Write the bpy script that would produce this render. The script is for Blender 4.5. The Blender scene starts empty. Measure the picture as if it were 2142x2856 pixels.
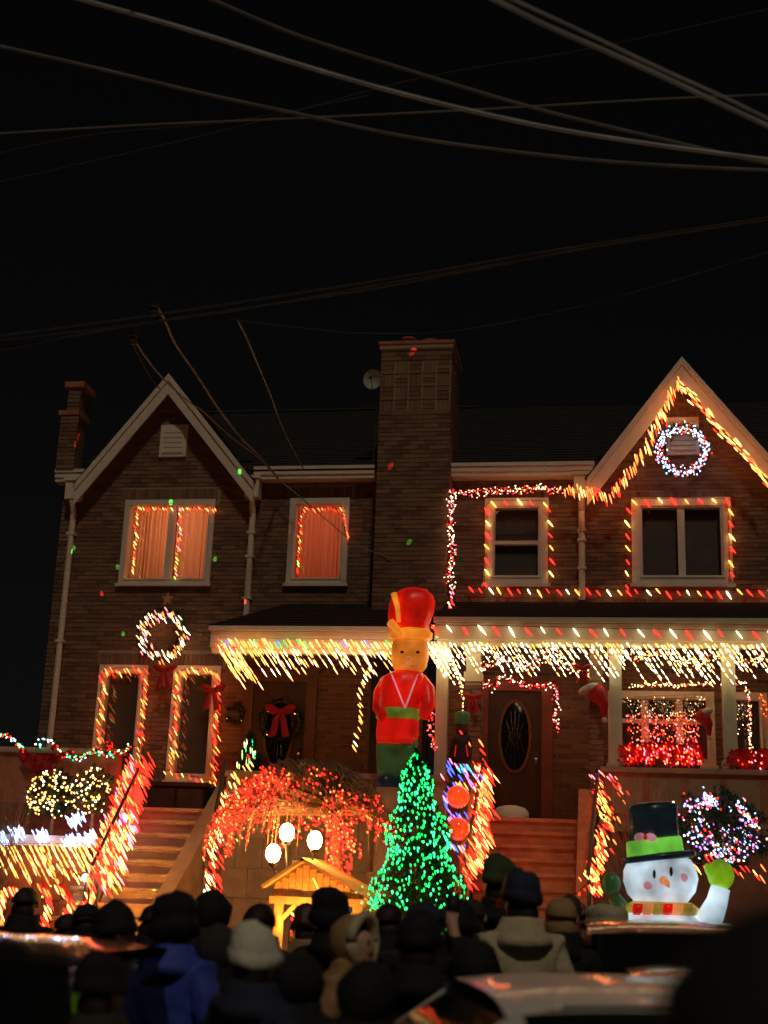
import bpy, math, random, mathutils
from mathutils import Vector, Matrix
import numpy as np
R = random.Random(11)
sc = bpy.context.scene
C = sc.collection

# ------------------------------------------------------------------ camera, sky, street light, exposure
YAW, PITCH, ROLL, FPX = 0.1675, 0.2760, -0.03785, 3700.0
CAM = Vector((3.317, -20.92, 2.0))
fw = Vector((-math.sin(YAW)*math.cos(PITCH), math.cos(YAW)*math.cos(PITCH), math.sin(PITCH)))
rt0 = fw.cross(Vector((0, 0, 1))).normalized()
up0 = rt0.cross(fw)
rt = rt0*math.cos(ROLL) - up0*math.sin(ROLL)
up = rt0*math.sin(ROLL) + up0*math.cos(ROLL)
cd = bpy.data.cameras.new('camera'); cam = bpy.data.objects.new('camera', cd); C.objects.link(cam)
cam.matrix_world = Matrix(((rt.x, up.x, -fw.x, CAM.x), (rt.y, up.y, -fw.y, CAM.y), (rt.z, up.z, -fw.z, CAM.z), (0, 0, 0, 1)))
cd.sensor_fit = 'HORIZONTAL'; cd.sensor_width = 36.0; cd.lens = FPX*36.0/2142.0
cd.clip_start = 0.05; cd.clip_end = 2000
sc.camera = cam
cd.dof.use_dof = True; cd.dof.focus_distance = 19.0; cd.dof.aperture_fstop = 1.5
w = bpy.data.worlds.new("World"); sc.world = w; w.use_nodes = True
nt = w.node_tree; bg = nt.nodes['Background']
sky = nt.nodes.new('ShaderNodeTexSky'); sky.sky_type = 'NISHITA'; sky.sun_disc = False
sky.sun_elevation = math.radians(38); sky.sun_rotation = math.radians(160)
hs = nt.nodes.new('ShaderNodeHueSaturation'); hs.inputs['Saturation'].default_value = .12
nt.links.new(sky.outputs[0], hs.inputs['Color']); nt.links.new(hs.outputs[0], bg.inputs[0]); bg.inputs[1].default_value = 0.0005
sl = bpy.data.lights.new('street_glow', 'SUN'); sl.energy = 0.44; sl.angle = math.radians(4); sl.color = (1.0, .82, .60)
so = bpy.data.objects.new('street_glow', sl); C.objects.link(so)
so.rotation_euler = Vector((-.22, .8, -1.0)).to_track_quat('-Z', 'Y').to_euler()
sc.view_settings.view_transform = 'Standard'; sc.view_settings.look = 'None'
sc.view_settings.exposure = 0; sc.view_settings.gamma = 1
sc.cycles.use_denoising = True
sc.cycles.max_bounces = 5; sc.cycles.sample_clamp_indirect = 3.0
sc.cycles.sample_clamp_direct = 0

def at(px, py, Y):
    """a point of the world at distance Y seen at a given place of the photograph"""
    d = fw + rt*((px-1071)/FPX) + up*((1428-py)/FPX)
    return CAM + d*((Y-CAM.y)/d.y)

# ------------------------------------------------------------------ materials
M = {}
def nodes(name):
    m = bpy.data.materials.new(name); m.use_nodes = True; M[name] = m
    return m, m.node_tree, m.node_tree.nodes['Principled BSDF']
def mat(name, col, rough=.7, spec=.3, noise=.25, scale=8, bump=.1, bscale=40, metal=0, coat=0, emit=None, es=0, trans=0):
    m, t, b = nodes(name)
    b.inputs['Roughness'].default_value = rough
    b.inputs['Specular IOR Level'].default_value = spec
    b.inputs['Metallic'].default_value = metal
    b.inputs['Coat Weight'].default_value = coat
    b.inputs['Coat Roughness'].default_value = .06
    tc = t.nodes.new('ShaderNodeTexCoord')
    n = t.nodes.new('ShaderNodeTexNoise'); n.inputs['Scale'].default_value = scale; n.inputs['Detail'].default_value = 5
    t.links.new(tc.outputs['Object'], n.inputs['Vector'])
    r = t.nodes.new('ShaderNodeMapRange'); r.inputs['To Min'].default_value = 1-noise; r.inputs['To Max'].default_value = 1+noise
    r.inputs['From Min'].default_value = .25; r.inputs['From Max'].default_value = .75
    t.links.new(n.outputs[0], r.inputs[0])
    mx = t.nodes.new('ShaderNodeVectorMath'); mx.operation = 'SCALE'; mx.inputs[0].default_value = col[:3]
    t.links.new(r.outputs[0], mx.inputs['Scale']); t.links.new(mx.outputs[0], b.inputs['Base Color'])
    if bump:
        n2 = t.nodes.new('ShaderNodeTexNoise'); n2.inputs['Scale'].default_value = bscale; n2.inputs['Detail'].default_value = 4
        t.links.new(tc.outputs['Object'], n2.inputs['Vector'])
        bp = t.nodes.new('ShaderNodeBump'); bp.inputs['Strength'].default_value = bump; bp.inputs['Distance'].default_value = .02
        t.links.new(n2.outputs[0], bp.inputs['Height']); t.links.new(bp.outputs[0], b.inputs['Normal'])
    if emit:
        b.inputs['Emission Color'].default_value = (*emit, 1)
        n3 = t.nodes.new('ShaderNodeTexNoise'); n3.inputs['Scale'].default_value = 3.2; n3.inputs['Detail'].default_value = 2
        t.links.new(tc.outputs['Object'], n3.inputs['Vector'])
        r3 = t.nodes.new('ShaderNodeMapRange'); r3.inputs['From Min'].default_value = .3; r3.inputs['From Max'].default_value = .7
        r3.inputs['To Min'].default_value = es*.45; r3.inputs['To Max'].default_value = es*1.55
        t.links.new(n3.outputs[0], r3.inputs[0]); t.links.new(r3.outputs[0], b.inputs['Emission Strength'])
    return m
def light(name, col, s):
    m = bpy.data.materials.new(name); m.use_nodes = True; M[name] = m; t = m.node_tree
    t.nodes.remove(t.nodes['Principled BSDF'])
    e = t.nodes.new('ShaderNodeEmission'); e.inputs[0].default_value = (*col, 1); e.inputs[1].default_value = s
    t.links.new(e.outputs[0], t.nodes['Material Output'].inputs[0])
for i, c in enumerate([(.225, .128, .078), (.175, .098, .062), (.26, .15, .09), (.14, .082, .055), (.21, .13, .085)]):
    mat('brick%d' % i, c, .85, .2, .22, 25, .3, 60)
mat('mortar', (.36, .28, .21), .95, .1, .2, 15, .3, 90)
mat('trim', (.74, .66, .55), .5, .4, .08, 6, .05, 30)
mat('trim_cool', (.50, .50, .36), .5, .4, .08, 6, .05, 30)
mat('shingle', (.035, .033, .032), .9, .2, .4, 12, .4, 60)
mat('shingle_brown', (.03, .022, .018), .9, .2, .4, 12, .4, 60)
mat('stone', (.34, .25, .155), .85, .3, .2, 5, .3, 30)
mat('terra', (.40, .16, .085), .85, .3, .25, 6, .3, 30)
mat('concrete', (.33, .31, .28), .9, .2, .15, 3, .2, 40)
mat('asphalt', (.05, .05, .05), .8, .3, .3, 9, .4, 120)
mat('lawn', (.05, .065, .025), .95, .1, .4, 4, .5, 80)
mat('wood_dark', (.07, .035, .02), .5, .4, .3, 5, .1, 30)
mat('wood_door', (.16, .07, .035), .45, .4, .3, 5, .1, 30)
mat('wood_red', (.22, .06, .035), .5, .4, .25, 5, .1, 30)
mat('wood_pale', (.72, .40, .14), .7, .3, .2, 9, .3, 30)
mat('black', (.012, .012, .014), .6, .4, .2, 5, .05, 30)
mat('wire', (.50, .53, .54), .6, .3, .3, 3, .1, 60)
mat('wire_dark', (.055, .05, .045), .8, .2, .3, 3, .1, 60)
mat('wire_mid', (.20, .205, .20), .7, .2, .3, 3, .1, 60)
mat('iron', (.03, .028, .026), .5, .5, .2, 20, .1, 60)
mat('pine', (.022, .06, .02), .8, .2, .5, 6, .1, 40)
mat('pine_pale', (.07, .11, .045), .8, .2, .5, 6, .1, 40)
mat('twig', (.30, .20, .12), .9, .1, .3, 10, .2, 50)
mat('ribbon', (.42, .012, .015), .55, .4, .2, 20, .1, 60)
mat('petal', (.50, .01, .012), .6, .3, .3, 20, .1, 60)
mat('fur', (.62, .56, .46), .95, .1, .15, 40, .6, 90)
mat('skin', (.62, .36, .25), .55, .4, .08, 10, .03, 60)
mat('hair', (.025, .014, .01), .6, .4, .4, 60, .3, 90)
mat('dish', (.34, .36, .30), .5, .4, .1, 6, .03, 20)
mat('glass_dark', (.010, .011, .012), .06, .6, .1, 3, 0)
mat('blind', (.07, .06, .045), .6, .3, .2, 3, 0)
mat('rubber', (.02, .02, .02), .8, .3, .2, 30, .2, 80)
mat('chrome', (.5, .5, .5), .2, .5, .02, 5, 0, metal=1)
mat('white_plastic', (.78, .78, .78), .4, .5, .04, 5, .02)
mat('paint_silver', (.85, .84, .80), .45, .5, .03, 3, 0, coat=.45)
mat('paint_grey', (.36, .34, .31), .35, .5, .03, 3, 0, coat=1)
mat('paint_black', (.008, .008, .009), .3, .5, .05, 3, 0, coat=1)
mat('tan_coat', (.42, .26, .12), .85, .2, .15, 8, .3, 50)
mat('blue_coat', (.05, .085, .50), .6, .3, .12, 6, .3, 25)
mat('navy_coat', (.03, .037, .065), .75, .2, .15, 6, .3, 30)
mat('black_coat', (.020, .020, .022), .8, .2, .2, 6, .3, 30)
mat('grey_coat', (.045, .042, .04), .8, .2, .2, 6, .3, 30)
mat('cream_coat', (.62, .54, .36), .9, .1, .15, 14, .5, 60)
mat('red_wool', (.35, .02, .02), .9, .1, .15, 14, .5, 60)
mat('grey_fur', (.42, .42, .42), .95, .1, .25, 30, .7, 60)
mat('white_knit', (.80, .77, .64), .95, .1, .1, 30, .6, 70)
mat('jeans', (.03, .04, .07), .85, .2, .2, 10, .2, 60)
# inflatables glow a little from the bulb inside them
mat('infl_red', (.60, .012, .008), .35, .5, .05, 4, .05, 12, emit=(1, .012, .004), es=.38)
mat('infl_red_deep', (.50, .010, .008), .35, .5, .05, 4, .05, 12, emit=(1, .012, .005), es=.30)
mat('infl_gold', (.65, .25, .02), .4, .5, .05, 4, .05, 12, emit=(1, .28, .02), es=.62)
mat('infl_face', (.60, .25, .05), .4, .5, .05, 4, .05, 12, emit=(1, .25, .02), es=.45)
mat('infl_green', (.03, .11, .03), .4, .5, .05, 4, .05, 12, emit=(.25, .5, .12), es=.05)
mat('infl_belt', (.10, .20, .03), .4, .5, .05, 4, .05, 12, emit=(.35, .45, .04), es=.22)
mat('infl_white', (.74, .80, .86), .4, .5, .04, 4, .05, 12, emit=(.60, .78, .92), es=.62)
mat('infl_lime', (.20, .60, .08), .4, .5, .05, 4, .05, 12, emit=(.20, .75, .07), es=.55)
mat('infl_mitten', (.20, .45, .03), .4, .5, .05, 4, .05, 12, emit=(.28, .55, .01), es=.50)
mat('infl_black', (.012, .018, .026), .3, .5, .05, 4, .05, 12, emit=(.2, .35, .5), es=.015)
mat('infl_orange', (.7, .2, .04), .4, .5, .05, 4, 0, emit=(1, .35, .12), es=.45)
mat('infl_pink', (.7, .15, .2), .4, .5, .05, 4, 0, emit=(.9, .45, .5), es=.42)
mat('infl_yellow', (.6, .4, .05), .4, .5, .05, 4, 0, emit=(1, .6, .08), es=.16)
mat('curtain_lit', (.42, .20, .10), .8, .1, .45, 4, .1, 20, emit=(.80, .29, .10), es=.15)
mat('curtain_red', (.40, .13, .08), .8, .1, .45, 4, .1, 20, emit=(.80, .17, .07), es=.15)
mat('shade_warm', (.5, .3, .1), .8, .1, .3, 3, .1, 20, emit=(.9, .42, .10), es=.35)
mat('ball_glow', (.6, .08, .02), .2, .5, .2, 3, 0, coat=1, emit=(1, .07, .012), es=.95)
for nm, c1, c2 in (('curtain_lit', (.50, .26, .14), (.85, .42, .20)), ('curtain_red', (.46, .17, .10), (.85, .27, .14))):
    m = bpy.data.materials.new(nm); m.use_nodes = True; M[nm] = m; t = m.node_tree; t.nodes.remove(t.nodes['Principled BSDF'])
    d_ = t.nodes.new('ShaderNodeBsdfDiffuse'); d_.inputs[0].default_value = (*c1, 1); tr_ = t.nodes.new('ShaderNodeBsdfTranslucent'); tr_.inputs[0].default_value = (*c2, 1)
    x_ = t.nodes.new('ShaderNodeMixShader'); x_.inputs[0].default_value = .55
    t.links.new(d_.outputs[0], x_.inputs[1]); t.links.new(tr_.outputs[0], x_.inputs[2]); t.links.new(x_.outputs[0], t.nodes['Material Output'].inputs[0])
# clear window glass: mostly see-through with a gloss
m = bpy.data.materials.new('glass'); m.use_nodes = True; M['glass'] = m; t = m.node_tree
t.nodes.remove(t.nodes['Principled BSDF'])
a = t.nodes.new('ShaderNodeBsdfTransparent'); g = t.nodes.new('ShaderNodeBsdfGlossy'); g.inputs['Roughness'].default_value = .03
x = t.nodes.new('ShaderNodeMixShader'); x.inputs[0].default_value = .035
t.links.new(a.outputs[0], x.inputs[1]); t.links.new(g.outputs[0], x.inputs[2]); t.links.new(x.outputs[0], t.nodes['Material Output'].inputs[0])
LS = 4.6
light('l_red', (1, .020, .010), LS*.95)
light('l_orange', (1, .17, .03), LS)
light('l_gold', (1, .34, .05), 4.4)
light('l_warm', (1, .45, .11), 6.5)
light('l_white', (1, .74, .42), 6.5)
light('l_cool', (.34, .50, 1), LS*1.15)
light('l_pink', (1, .20, .26), LS*.9)
light('l_green', (.01, 1, .13), LS*.55)
light('l_mint', (.05, 1, .34), LS*.7)
light('l_blue', (.06, .10, 1), LS*.9)
light('l_violet', (.6, .15, 1), LS*.8)
light('l_lime', (.6, 1, .15), LS*.6)
light('l_globe', (1, .48, .12), 105)
light('l_star', (.5, .66, 1), 30)
light('l_flood', (1, .52, .13), 150)

# ------------------------------------------------------------------ mesh helpers
class MB:
    def __init__(s): s.v = []; s.f = []; s.m = []; s.mats = []
    def slot(s, m):
        if m not in s.mats: s.mats.append(m)
        return s.mats.index(m)
    def add(s, vs, fs, m):
        k = len(s.v); j = s.slot(m)
        s.v += [tuple(p) for p in vs]; s.f += [tuple(i+k for i in f) for f in fs]; s.m += [j]*len(fs)
    def box(s, x0, x1, y0, y1, z0, z1, m):
        v = [(x0, y0, z0), (x1, y0, z0), (x1, y1, z0), (x0, y1, z0), (x0, y0, z1), (x1, y0, z1), (x1, y1, z1), (x0, y1, z1)]
        s.add(v, [(0, 3, 2, 1), (4, 5, 6, 7), (0, 1, 5, 4), (1, 2, 6, 5), (2, 3, 7, 6), (3, 0, 4, 7)], m)
    def bar(s, a, b, wx, wy, m, upv=(0, 0, 1)):
        a = Vector(a); b = Vector(b); d = (b-a).normalized(); u = d.cross(Vector(upv))
        if u.length < 1e-4: u = d.cross(Vector((1, 0, 0)))
        u.normalize(); q = u.cross(d)
        v = [p+u*sx*wx/2+q*sy*wy/2 for p in (a, b) for sx, sy in ((-1, -1), (1, -1), (1, 1), (-1, 1))]
        s.add(v, [(0, 3, 2, 1), (4, 5, 6, 7), (0, 1, 5, 4), (1, 2, 6, 5), (2, 3, 7, 6), (3, 0, 4, 7)], m)
    def tube(s, pts, r, m, n=6, r2=None, caps=True):
        pts = [Vector(p) for p in pts]; k = len(pts); vs = []
        rr = r if isinstance(r, (list, tuple)) else [r+(((r2 if r2 is not None else r)-r)*i/(k-1)) for i in range(k)]
        pu = None
        for i, p in enumerate(pts):
            d = (pts[min(i+1, k-1)]-pts[max(i-1, 0)]).normalized()
            if pu is None:
                pu = d.cross(Vector((0, 0, 1)))
                if pu.length < .05: pu = d.cross(Vector((1, 0, 0)))
            u = (pu-d*pu.dot(d)).normalized(); pu = u; q = d.cross(u)
            for j in range(n):
                a = 2*math.pi*j/n; vs.append(p+(u*math.cos(a)+q*math.sin(a))*rr[i])
        fs = [(i*n+j, i*n+(j+1) % n, (i+1)*n+(j+1) % n, (i+1)*n+j) for i in range(k-1) for j in range(n)]
        if caps: fs += [tuple(range(n))[::-1], tuple(range((k-1)*n, k*n))]
        s.add(vs, fs, m)
    def ball(s, c, r, m, n=12, k=8, z0=-1, z1=1, rot=None):
        c = Vector(c); r = Vector(r if isinstance(r, (tuple, list)) else (r, r, r)); vs = []
        for i in range(k+1):
            ph = math.asin(max(-1, min(1, z0)))+(math.asin(z1)-math.asin(z0))*i/k
            for j in range(n):
                a = 2*math.pi*j/n
                p = Vector((math.cos(ph)*math.cos(a)*r.x, math.cos(ph)*math.sin(a)*r.y, math.sin(ph)*r.z))
                if rot: p = rot @ p
                vs.append(c+p)
        s.add(vs, [(i*n+j, i*n+(j+1) % n, (i+1)*n+(j+1) % n, (i+1)*n+j) for i in range(k) for j in range(n)]+[tuple(range(n))[::-1], tuple(range(k*n, k*n+n))], m)
    def lathe(s, c, prof, m, n=16):
        c = Vector(c); vs = [c+Vector((r*math.cos(2*math.pi*j/n), r*math.sin(2*math.pi*j/n), z)) for r, z in prof for j in range(n)]
        k = len(prof)
        s.add(vs, [(i*n+j, i*n+(j+1) % n, (i+1)*n+(j+1) % n, (i+1)*n+j) for i in range(k-1) for j in range(n)]+[tuple(range(n))[::-1], tuple(range((k-1)*n, k*n))], m)
    def prism(s, poly, y0, y1, m):     # poly in x,z
        n = len(poly)
        s.add([(x, y0, z) for x, z in poly]+[(x, y1, z) for x, z in poly],
              [tuple(range(n)), tuple(range(n, 2*n))[::-1]]+[(i, i+n, (i+1) % n+n, (i+1) % n) for i in range(n)], m)
    def bulb(s, p, d, L, r, m):
        d = Vector(d).normalized(); u = d.cross(Vector((.1, 1, .2))).normalized(); q = d.cross(u); p = Vector(p)
        vs = [p]
        for f, g in ((.22, 1), (.65, .9)):
            for j in range(4):
                a = math.pi*j/2+.7; vs.append(p+d*L*f+(u*math.cos(a)+q*math.sin(a))*r*g)
        vs.append(p+d*L)
        fs = [(0, 1+(j+1) % 4, 1+j) for j in range(4)]+[(1+j, 1+(j+1) % 4, 5+(j+1) % 4, 5+j) for j in range(4)]+[(9, 5+j, 5+(j+1) % 4) for j in range(4)]
        s.add(vs, fs, m)
    def needles(s, p, L, n, m, wd=.012, bias=(0, 0, 0)):
        for _ in range(n):
            d = Vector((R.gauss(0, 1), R.gauss(0, 1), R.gauss(0, 1)))+Vector(bias); d.normalize()
            u = d.cross(Vector((R.random(), R.random(), 1))).normalized()*wd
            q = Vector(p); s.add([q-u, q+u, q+d*L*R.uniform(.6, 1.2)], [(0, 1, 2)], m)
    def mesh(s, name, smooth=False):
        me = bpy.data.meshes.new(name); me.from_pydata(s.v, [], s.f)
        for k in s.mats: me.materials.append(M[k])
        me.polygons.foreach_set('material_index', s.m)
        if smooth: me.polygons.foreach_set('use_smooth', [True]*len(s.f))
        me.update(); return me
    def build(s, name, parent=None, smooth=False, kind=None):
        o = bpy.data.objects.new(name, s.mesh(name, smooth)); C.objects.link(o)
        if parent:
            o.parent = parent; o.matrix_parent_inverse = base_inv(parent)
        if kind: o['kind'] = kind
        return o
def base_inv(p):
    m = Matrix.Identity(4); q = p
    chain = []
    while q: chain.append(q); q = q.parent
    for q in reversed(chain): m = m @ (q.matrix_parent_inverse if q.parent else Matrix.Identity(4)) @ q.matrix_basis
    return m.inverted()
def tag(o, label, cat, group=None):
    o['label'] = label; o['category'] = cat
    if group: o['group'] = group
    return o
def thing(name, label, cat, loc=(0, 0, 0), group=None):
    o = bpy.data.objects.new(name, None); C.objects.link(o); o.location = loc; o.empty_display_size = .2
    return tag(o, label, cat, group)
def struct(name, mb, smooth=False):
    return mb.build(name, None, smooth, 'structure')
def one(name, mb, label, cat, group=None, smooth=False):
    return tag(mb.build(name, None, smooth), label, cat, group)

# ------------------------------------------------------------------ ground
g = MB(); g.box(-90, 90, -80, 120, -.6, -.02, 'asphalt'); struct('ground', g)
g = MB(); g.box(-60, 60, -19.2, -9.2, -.016, 0, 'asphalt'); struct('road', g)
g = MB()
for i in range(-26, 26): g.box(i*1.5, i*1.5+1.485, -9.0, -6.6, -.02, .15, 'concrete')
struct('sidewalk', g)
g = MB(); g.box(-60, 60, -9.2, -9.0, -.02, .14, 'stone'); struct('kerb', g)
g = MB(); g.box(-60, 60, -40, -19.2, -.016, .15, 'concrete'); struct('pavement_near', g)
g = MB(); g.box(-12, 12, -6.3, 0, -.02, .95, 'lawn'); struct('lawn', g)
g = MB()
for i in range(40):
    for j in range(3):
        x0 = -12+i*.6+(.3 if j % 2 else 0); g.box(x0, x0+.585, -6.6, -6.3+R.uniform(-.01, .01)-.004, .0+j*.33, .32+j*.33, 'stone')
tag(g.build('retaining_wall'), 'low stone retaining wall of large blocks holding up the front yards behind the sidewalk', 'wall')
g = MB()
for k in range(7000):
    x = R.uniform(-6, 6.5); y = R.uniform(-6.2, -2.6); h = R.uniform(.04, .11)
    g.add([(x, y, .948), (x+.012, y, .948), (x+R.uniform(-.03, .03), y+R.uniform(-.03, .03), .948+h)], [(0, 1, 2)], 'lawn')
o = g.build('grass'); o['kind'] = 'stuff'; tag(o, 'dry winter grass in the front yards behind the crowd', 'grass')

# ------------------------------------------------------------------ houses
BW, BH, CP = .205, .062, .0745
def brick_meshes():
    out = []
    for i in range(5):
        b = MB(); b.box(0, BW, -.014, .004, 0, BH, 'brick%d' % i); out.append(b.mesh('brick'))
    return out
BM = brick_meshes()
def brick_wall(root, X0, X1, Z0, Z1, ops, gable=None, want=None):
    """a wall in the plane Y=0 with real openings, courses of proud bricks and soldier courses over the windows"""
    xs = sorted({X0, X1} | {o[i] for o in ops for i in (0, 1)}); zs = sorted({Z0, Z1} | {o[i] for o in ops for i in (2, 3)})
    b = MB()
    for i in range(len(xs)-1):
        for j in range(len(zs)-1):
            cx = (xs[i]+xs[i+1])/2; cz = (zs[j]+zs[j+1])/2
            if not any(o[0] < cx < o[1] and o[2] < cz < o[3] for o in ops):
                b.box(xs[i], xs[i+1], 0, .25, zs[j], zs[j+1], 'mortar')
    if gable: b.prism([(gable[0], Z1), (gable[2], Z1), (gable[1], gable[3])], .001, .25, 'mortar')
    wall = b.build('wall', root)
    st = MB(); indiv = []
    k = 0; z = Z0
    ztop = gable[3] if gable else Z1
    sold = [(o[0]-.12, o[1]+.12, o[3]+.04, o[3]+.26) for o in ops if o[4]]
    while z+BH < ztop:
        if z+BH > Z1:
            f = (gable[3]-(z+BH))/(gable[3]-Z1); a0 = gable[1]-(gable[1]-gable[0])*f; a1 = gable[1]+(gable[2]-gable[1])*f
        else: a0, a1 = X0, X1
        x = X0-(.107 if k % 2 else 0)
        while x < a1:
            s0, s1 = max(x, a0), min(x+BW, a1)
            segs = [(s0, s1)]
            for o in ops+sold:
                if z+BH > o[2] and z < o[3]:
                    ns = []
                    for p, q in segs:
                        if q <= o[0] or p >= o[1]: ns.append((p, q))
                        else:
                            if p < o[0]: ns.append((p, o[0]-.006))
                            if q > o[1]: ns.append((o[1]+.006, q))
                    segs = ns
            for p, q in segs:
                if q-p < .02: continue
                ci = R.choice((0, 0, 1, 1, 2, 3, 4))
                if q-p > BW-.001 and want and want(x, z): indiv.append((x, z, ci))
                else: st.box(p, q, -.014+R.uniform(-.003, .003), .002, z, z+BH, 'brick%d' % ci)
            x += BW+.011
        z += CP; k += 1
    for o in sold:
        x = o[0]+.005
        while x+.062 <= o[1]:
            st.box(x, x+.062, -.020, .002, o[2]+.006, o[3]-.006, 'brick%d' % R.choice((0, 1, 2, 4))); x += .0735
    R.shuffle(indiv); 
    for x, z, ci in indiv[300:]: st.box(x, x+BW, -.014, .002, z, z+BH, 'brick%d' % ci)
    for x, z, ci in indiv[:300]:
        o = bpy.data.objects.new('brick', BM[ci]); C.objects.link(o); o.parent = wall
        o.matrix_parent_inverse = base_inv(wall); o.location = (x, R.uniform(-.003, .003), z)
    o = st.build('brickwork', wall); o['kind'] = 'stuff'
    return wall

def window(root, x0, x1, z0, z1, fr, mul=(), rail=(), behind='blind', tm='trim', y=.06, lab=None):
    f = MB()
    f.box(x0, x1, -.05, y+.05, z1-fr, z1, tm); f.box(x0, x1, -.05, y+.05, z0, z0+fr*.8, tm)
    f.box(x0, x0+fr, -.048, y+.05, z0+fr*.8, z1-fr, tm); f.box(x1-fr, x1, -.048, y+.05, z0+fr*.8, z1-fr, tm)
    # moulded inner bead
    i = fr*.72
    for a, b_, c, d in ((x0+i, x1-i, z1-i-.02, z1-i), (x0+i, x1-i, z0+i*.8, z0+i*.8+.02), (x0+i, x0+i+.02, z0+i*.8+.02, z1-i-.02), (x1-i-.02, x1-i, z0+i*.8+.02, z1-i-.02)):
        f.box(a, b_, -.066, -.05, c, d, tm)
    f.box(x0-.03, x1+.03, -.10, -.052, z0-.05, z0, tm)
    for m_ in mul: f.box(m_-.055, m_+.055, -.03, y+.04, z0+fr*.8, z1-fr, tm)
    for r_ in rail: f.box(x0+fr, x1-fr, -.02, y+.03, r_-.03, r_+.03, tm)
    w_ = f.build('window', root)
    if lab: w_['label'] = lab
    ed = [x0+fr]+[v for m_ in mul for v in (m_-.055, m_+.055)]+[x1-fr]
    for i in range(0, len(ed), 2):
        zz = [z0+fr*.8]+[v for r_ in rail for v in (r_-.03, r_+.03)]+[z1-fr]
        for j in range(0, len(zz), 2):
            p = MB(); p.box(ed[i], ed[i+1], y-.012, y-.006, zz[j], zz[j+1], 'glass'); p.build('pane', w_)
        c = MB()
        if behind.startswith('curtain'):
            n = max(8, int((ed[i+1]-ed[i])/.012)); vs = []
            for q in range(n+1):
                xx = ed[i]+(ed[i+1]-ed[i])*q/n; yy = y+.07+.030*math.sin(xx*92+math.sin(xx*23)*1.8)+.010*math.sin(xx*200)
                vs += [(xx, yy, z0), (xx, yy+.01, z1)]
            c.add(vs, [(2*q, 2*q+2, 2*q+3, 2*q+1) for q in range(n)], behind); c.build('curtain', w_, True)
        else:
            z = z0+fr*.8
            while z < z1-fr:
                c.add([(ed[i], y+.03, z), (ed[i+1], y+.03, z), (ed[i+1], y+.045, z+.045), (ed[i], y+.045, z+.045)], [(0, 1, 2, 3)], behind); z += .042
            c.box(ed[i], ed[i+1], y+.06, y+.07, z0, z1, 'black'); c.build('blind', w_)
    return w_

def roof_slab(mb, a, b, c, d, th, m, courses):
    """courses of shingles between the eave a-b and the ridge d-c"""
    a, b, c, d = map(Vector, (a, b, c, d)); nrm = (b-a).cross(d-a).normalized()
    if nrm.z < 0: nrm = -nrm
    for i in range(courses):
        f0, f1 = i/courses, min(1, (i+1.15)/courses)
        p0, p1 = a.lerp(d, f0), b.lerp(c, f0); q0, q1 = a.lerp(d, f1), b.lerp(c, f1)
        t0 = nrm*(th+.016); t1 = nrm*th
        mb.add([p0, p1, q1, q0, p0+t0, p1+t0, q1+t1, q0+t1], [(0, 3, 2, 1), (4, 5, 6, 7), (0, 1, 5, 4), (1, 2, 6, 5), (2, 3, 7, 6), (3, 0, 4, 7)], m)

def gutter(root, x0, x1, z0=8.50, z1=8.73, y=-.30, ym=0, tm='trim', label=None):
    b = MB(); b.prism([(0, 0)]*0+[(x0, z0+.03), (x1, z0+.03), (x1, z1), (x0, z1)], y+.05, ym, tm)
    for j, (a, c) in enumerate(((z1-.045, z1+.01), (z0+.10, z1-.05), (z0+.04, z0+.095))): b.box(x0, x1, y+(.0, .025, .055)[j], y+(.05, .06, .08)[j]+.01, a, c, tm)
    o = b.build('gutter', root); return o
def downpipe(root, x, zt, zb, tm='trim'):
    b = MB(); b.tube([(x, -.22, zt+.1), (x, -.2, zt-.25), (x, -.09, zt-.45), (x, -.09, zb)], .052, tm, 8)
    b.box(x-.12, x+.12, -.27, -.05, zt-.2, zt+.12, tm); b.box(x-.15, x+.15, -.30, -.03, zt+.12, zt+.17, tm)
    for z in (zt-.8, (zt+zb)/2, zb+.5): b.box(x-.07, x+.07, -.148, -.02, z, z+.04, tm)
    return b.build('downpipe', root)
def rake(root, xa, za, xb, zb, y0=-.34, y1=-.02, wd=.20, tm='trim'):
    b = MB(); k = (zb-za)/(xb-xa); c = math.sqrt(1+k*k)
    for (o0, o1, yy, ye) in ((-wd, -.045, y0+.03, y0+.06), (-.045, .03, y0, y1)):
        b.prism([(xa, za+o0*c), (xb, zb+o0*c), (xb, zb+o1*c), (xa, za+o1*c)], yy, ye, tm)
    return b.build('rake_board', root)

# --- left house
H1 = thing('brick_house', 'left brick house with an unlit gable and curtained upper windows glowing orange', 'house', (-3, 0, 3), 'attached brick houses')
ops = [(-4.66, -3.18, 6.84, 8.19, 1), (-1.77, -.85, 6.84, 8.19, 1), (-4.84, -4.12, 3.6, 5.34, 1), (-3.56, -2.88, 3.6, 5.34, 1), (-2.31, -1.29, 3.0, 5.15, 0)]
w1 = brick_wall(H1, -5.87, -.36, .9, 8.62, ops, (-5.45, -4.04, -2.55, 10.28), lambda x, z: (6.3 < z < 9.9 and x < -2.6))
b = MB(); b.box(-5.87, -5.62, .25, 7, .9, 8.9, 'brick3'); b.box(-5.62, -.3, 6.9, 7.1, .9, 8.6, 'brick3'); b.build('side_wall', H1)
window(H1, -4.72, -3.12, 6.78, 8.25, .11, mul=(-3.88,), behind='curtain_lit')
window(H1, -1.82, -.80, 6.78, 8.25, .12, behind='curtain_red')
window(H1, -4.90, -4.06, 3.54, 5.40, .14, behind='blind'); window(H1, -3.62, -2.82, 3.54, 5.40, .14, behind='blind')
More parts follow.
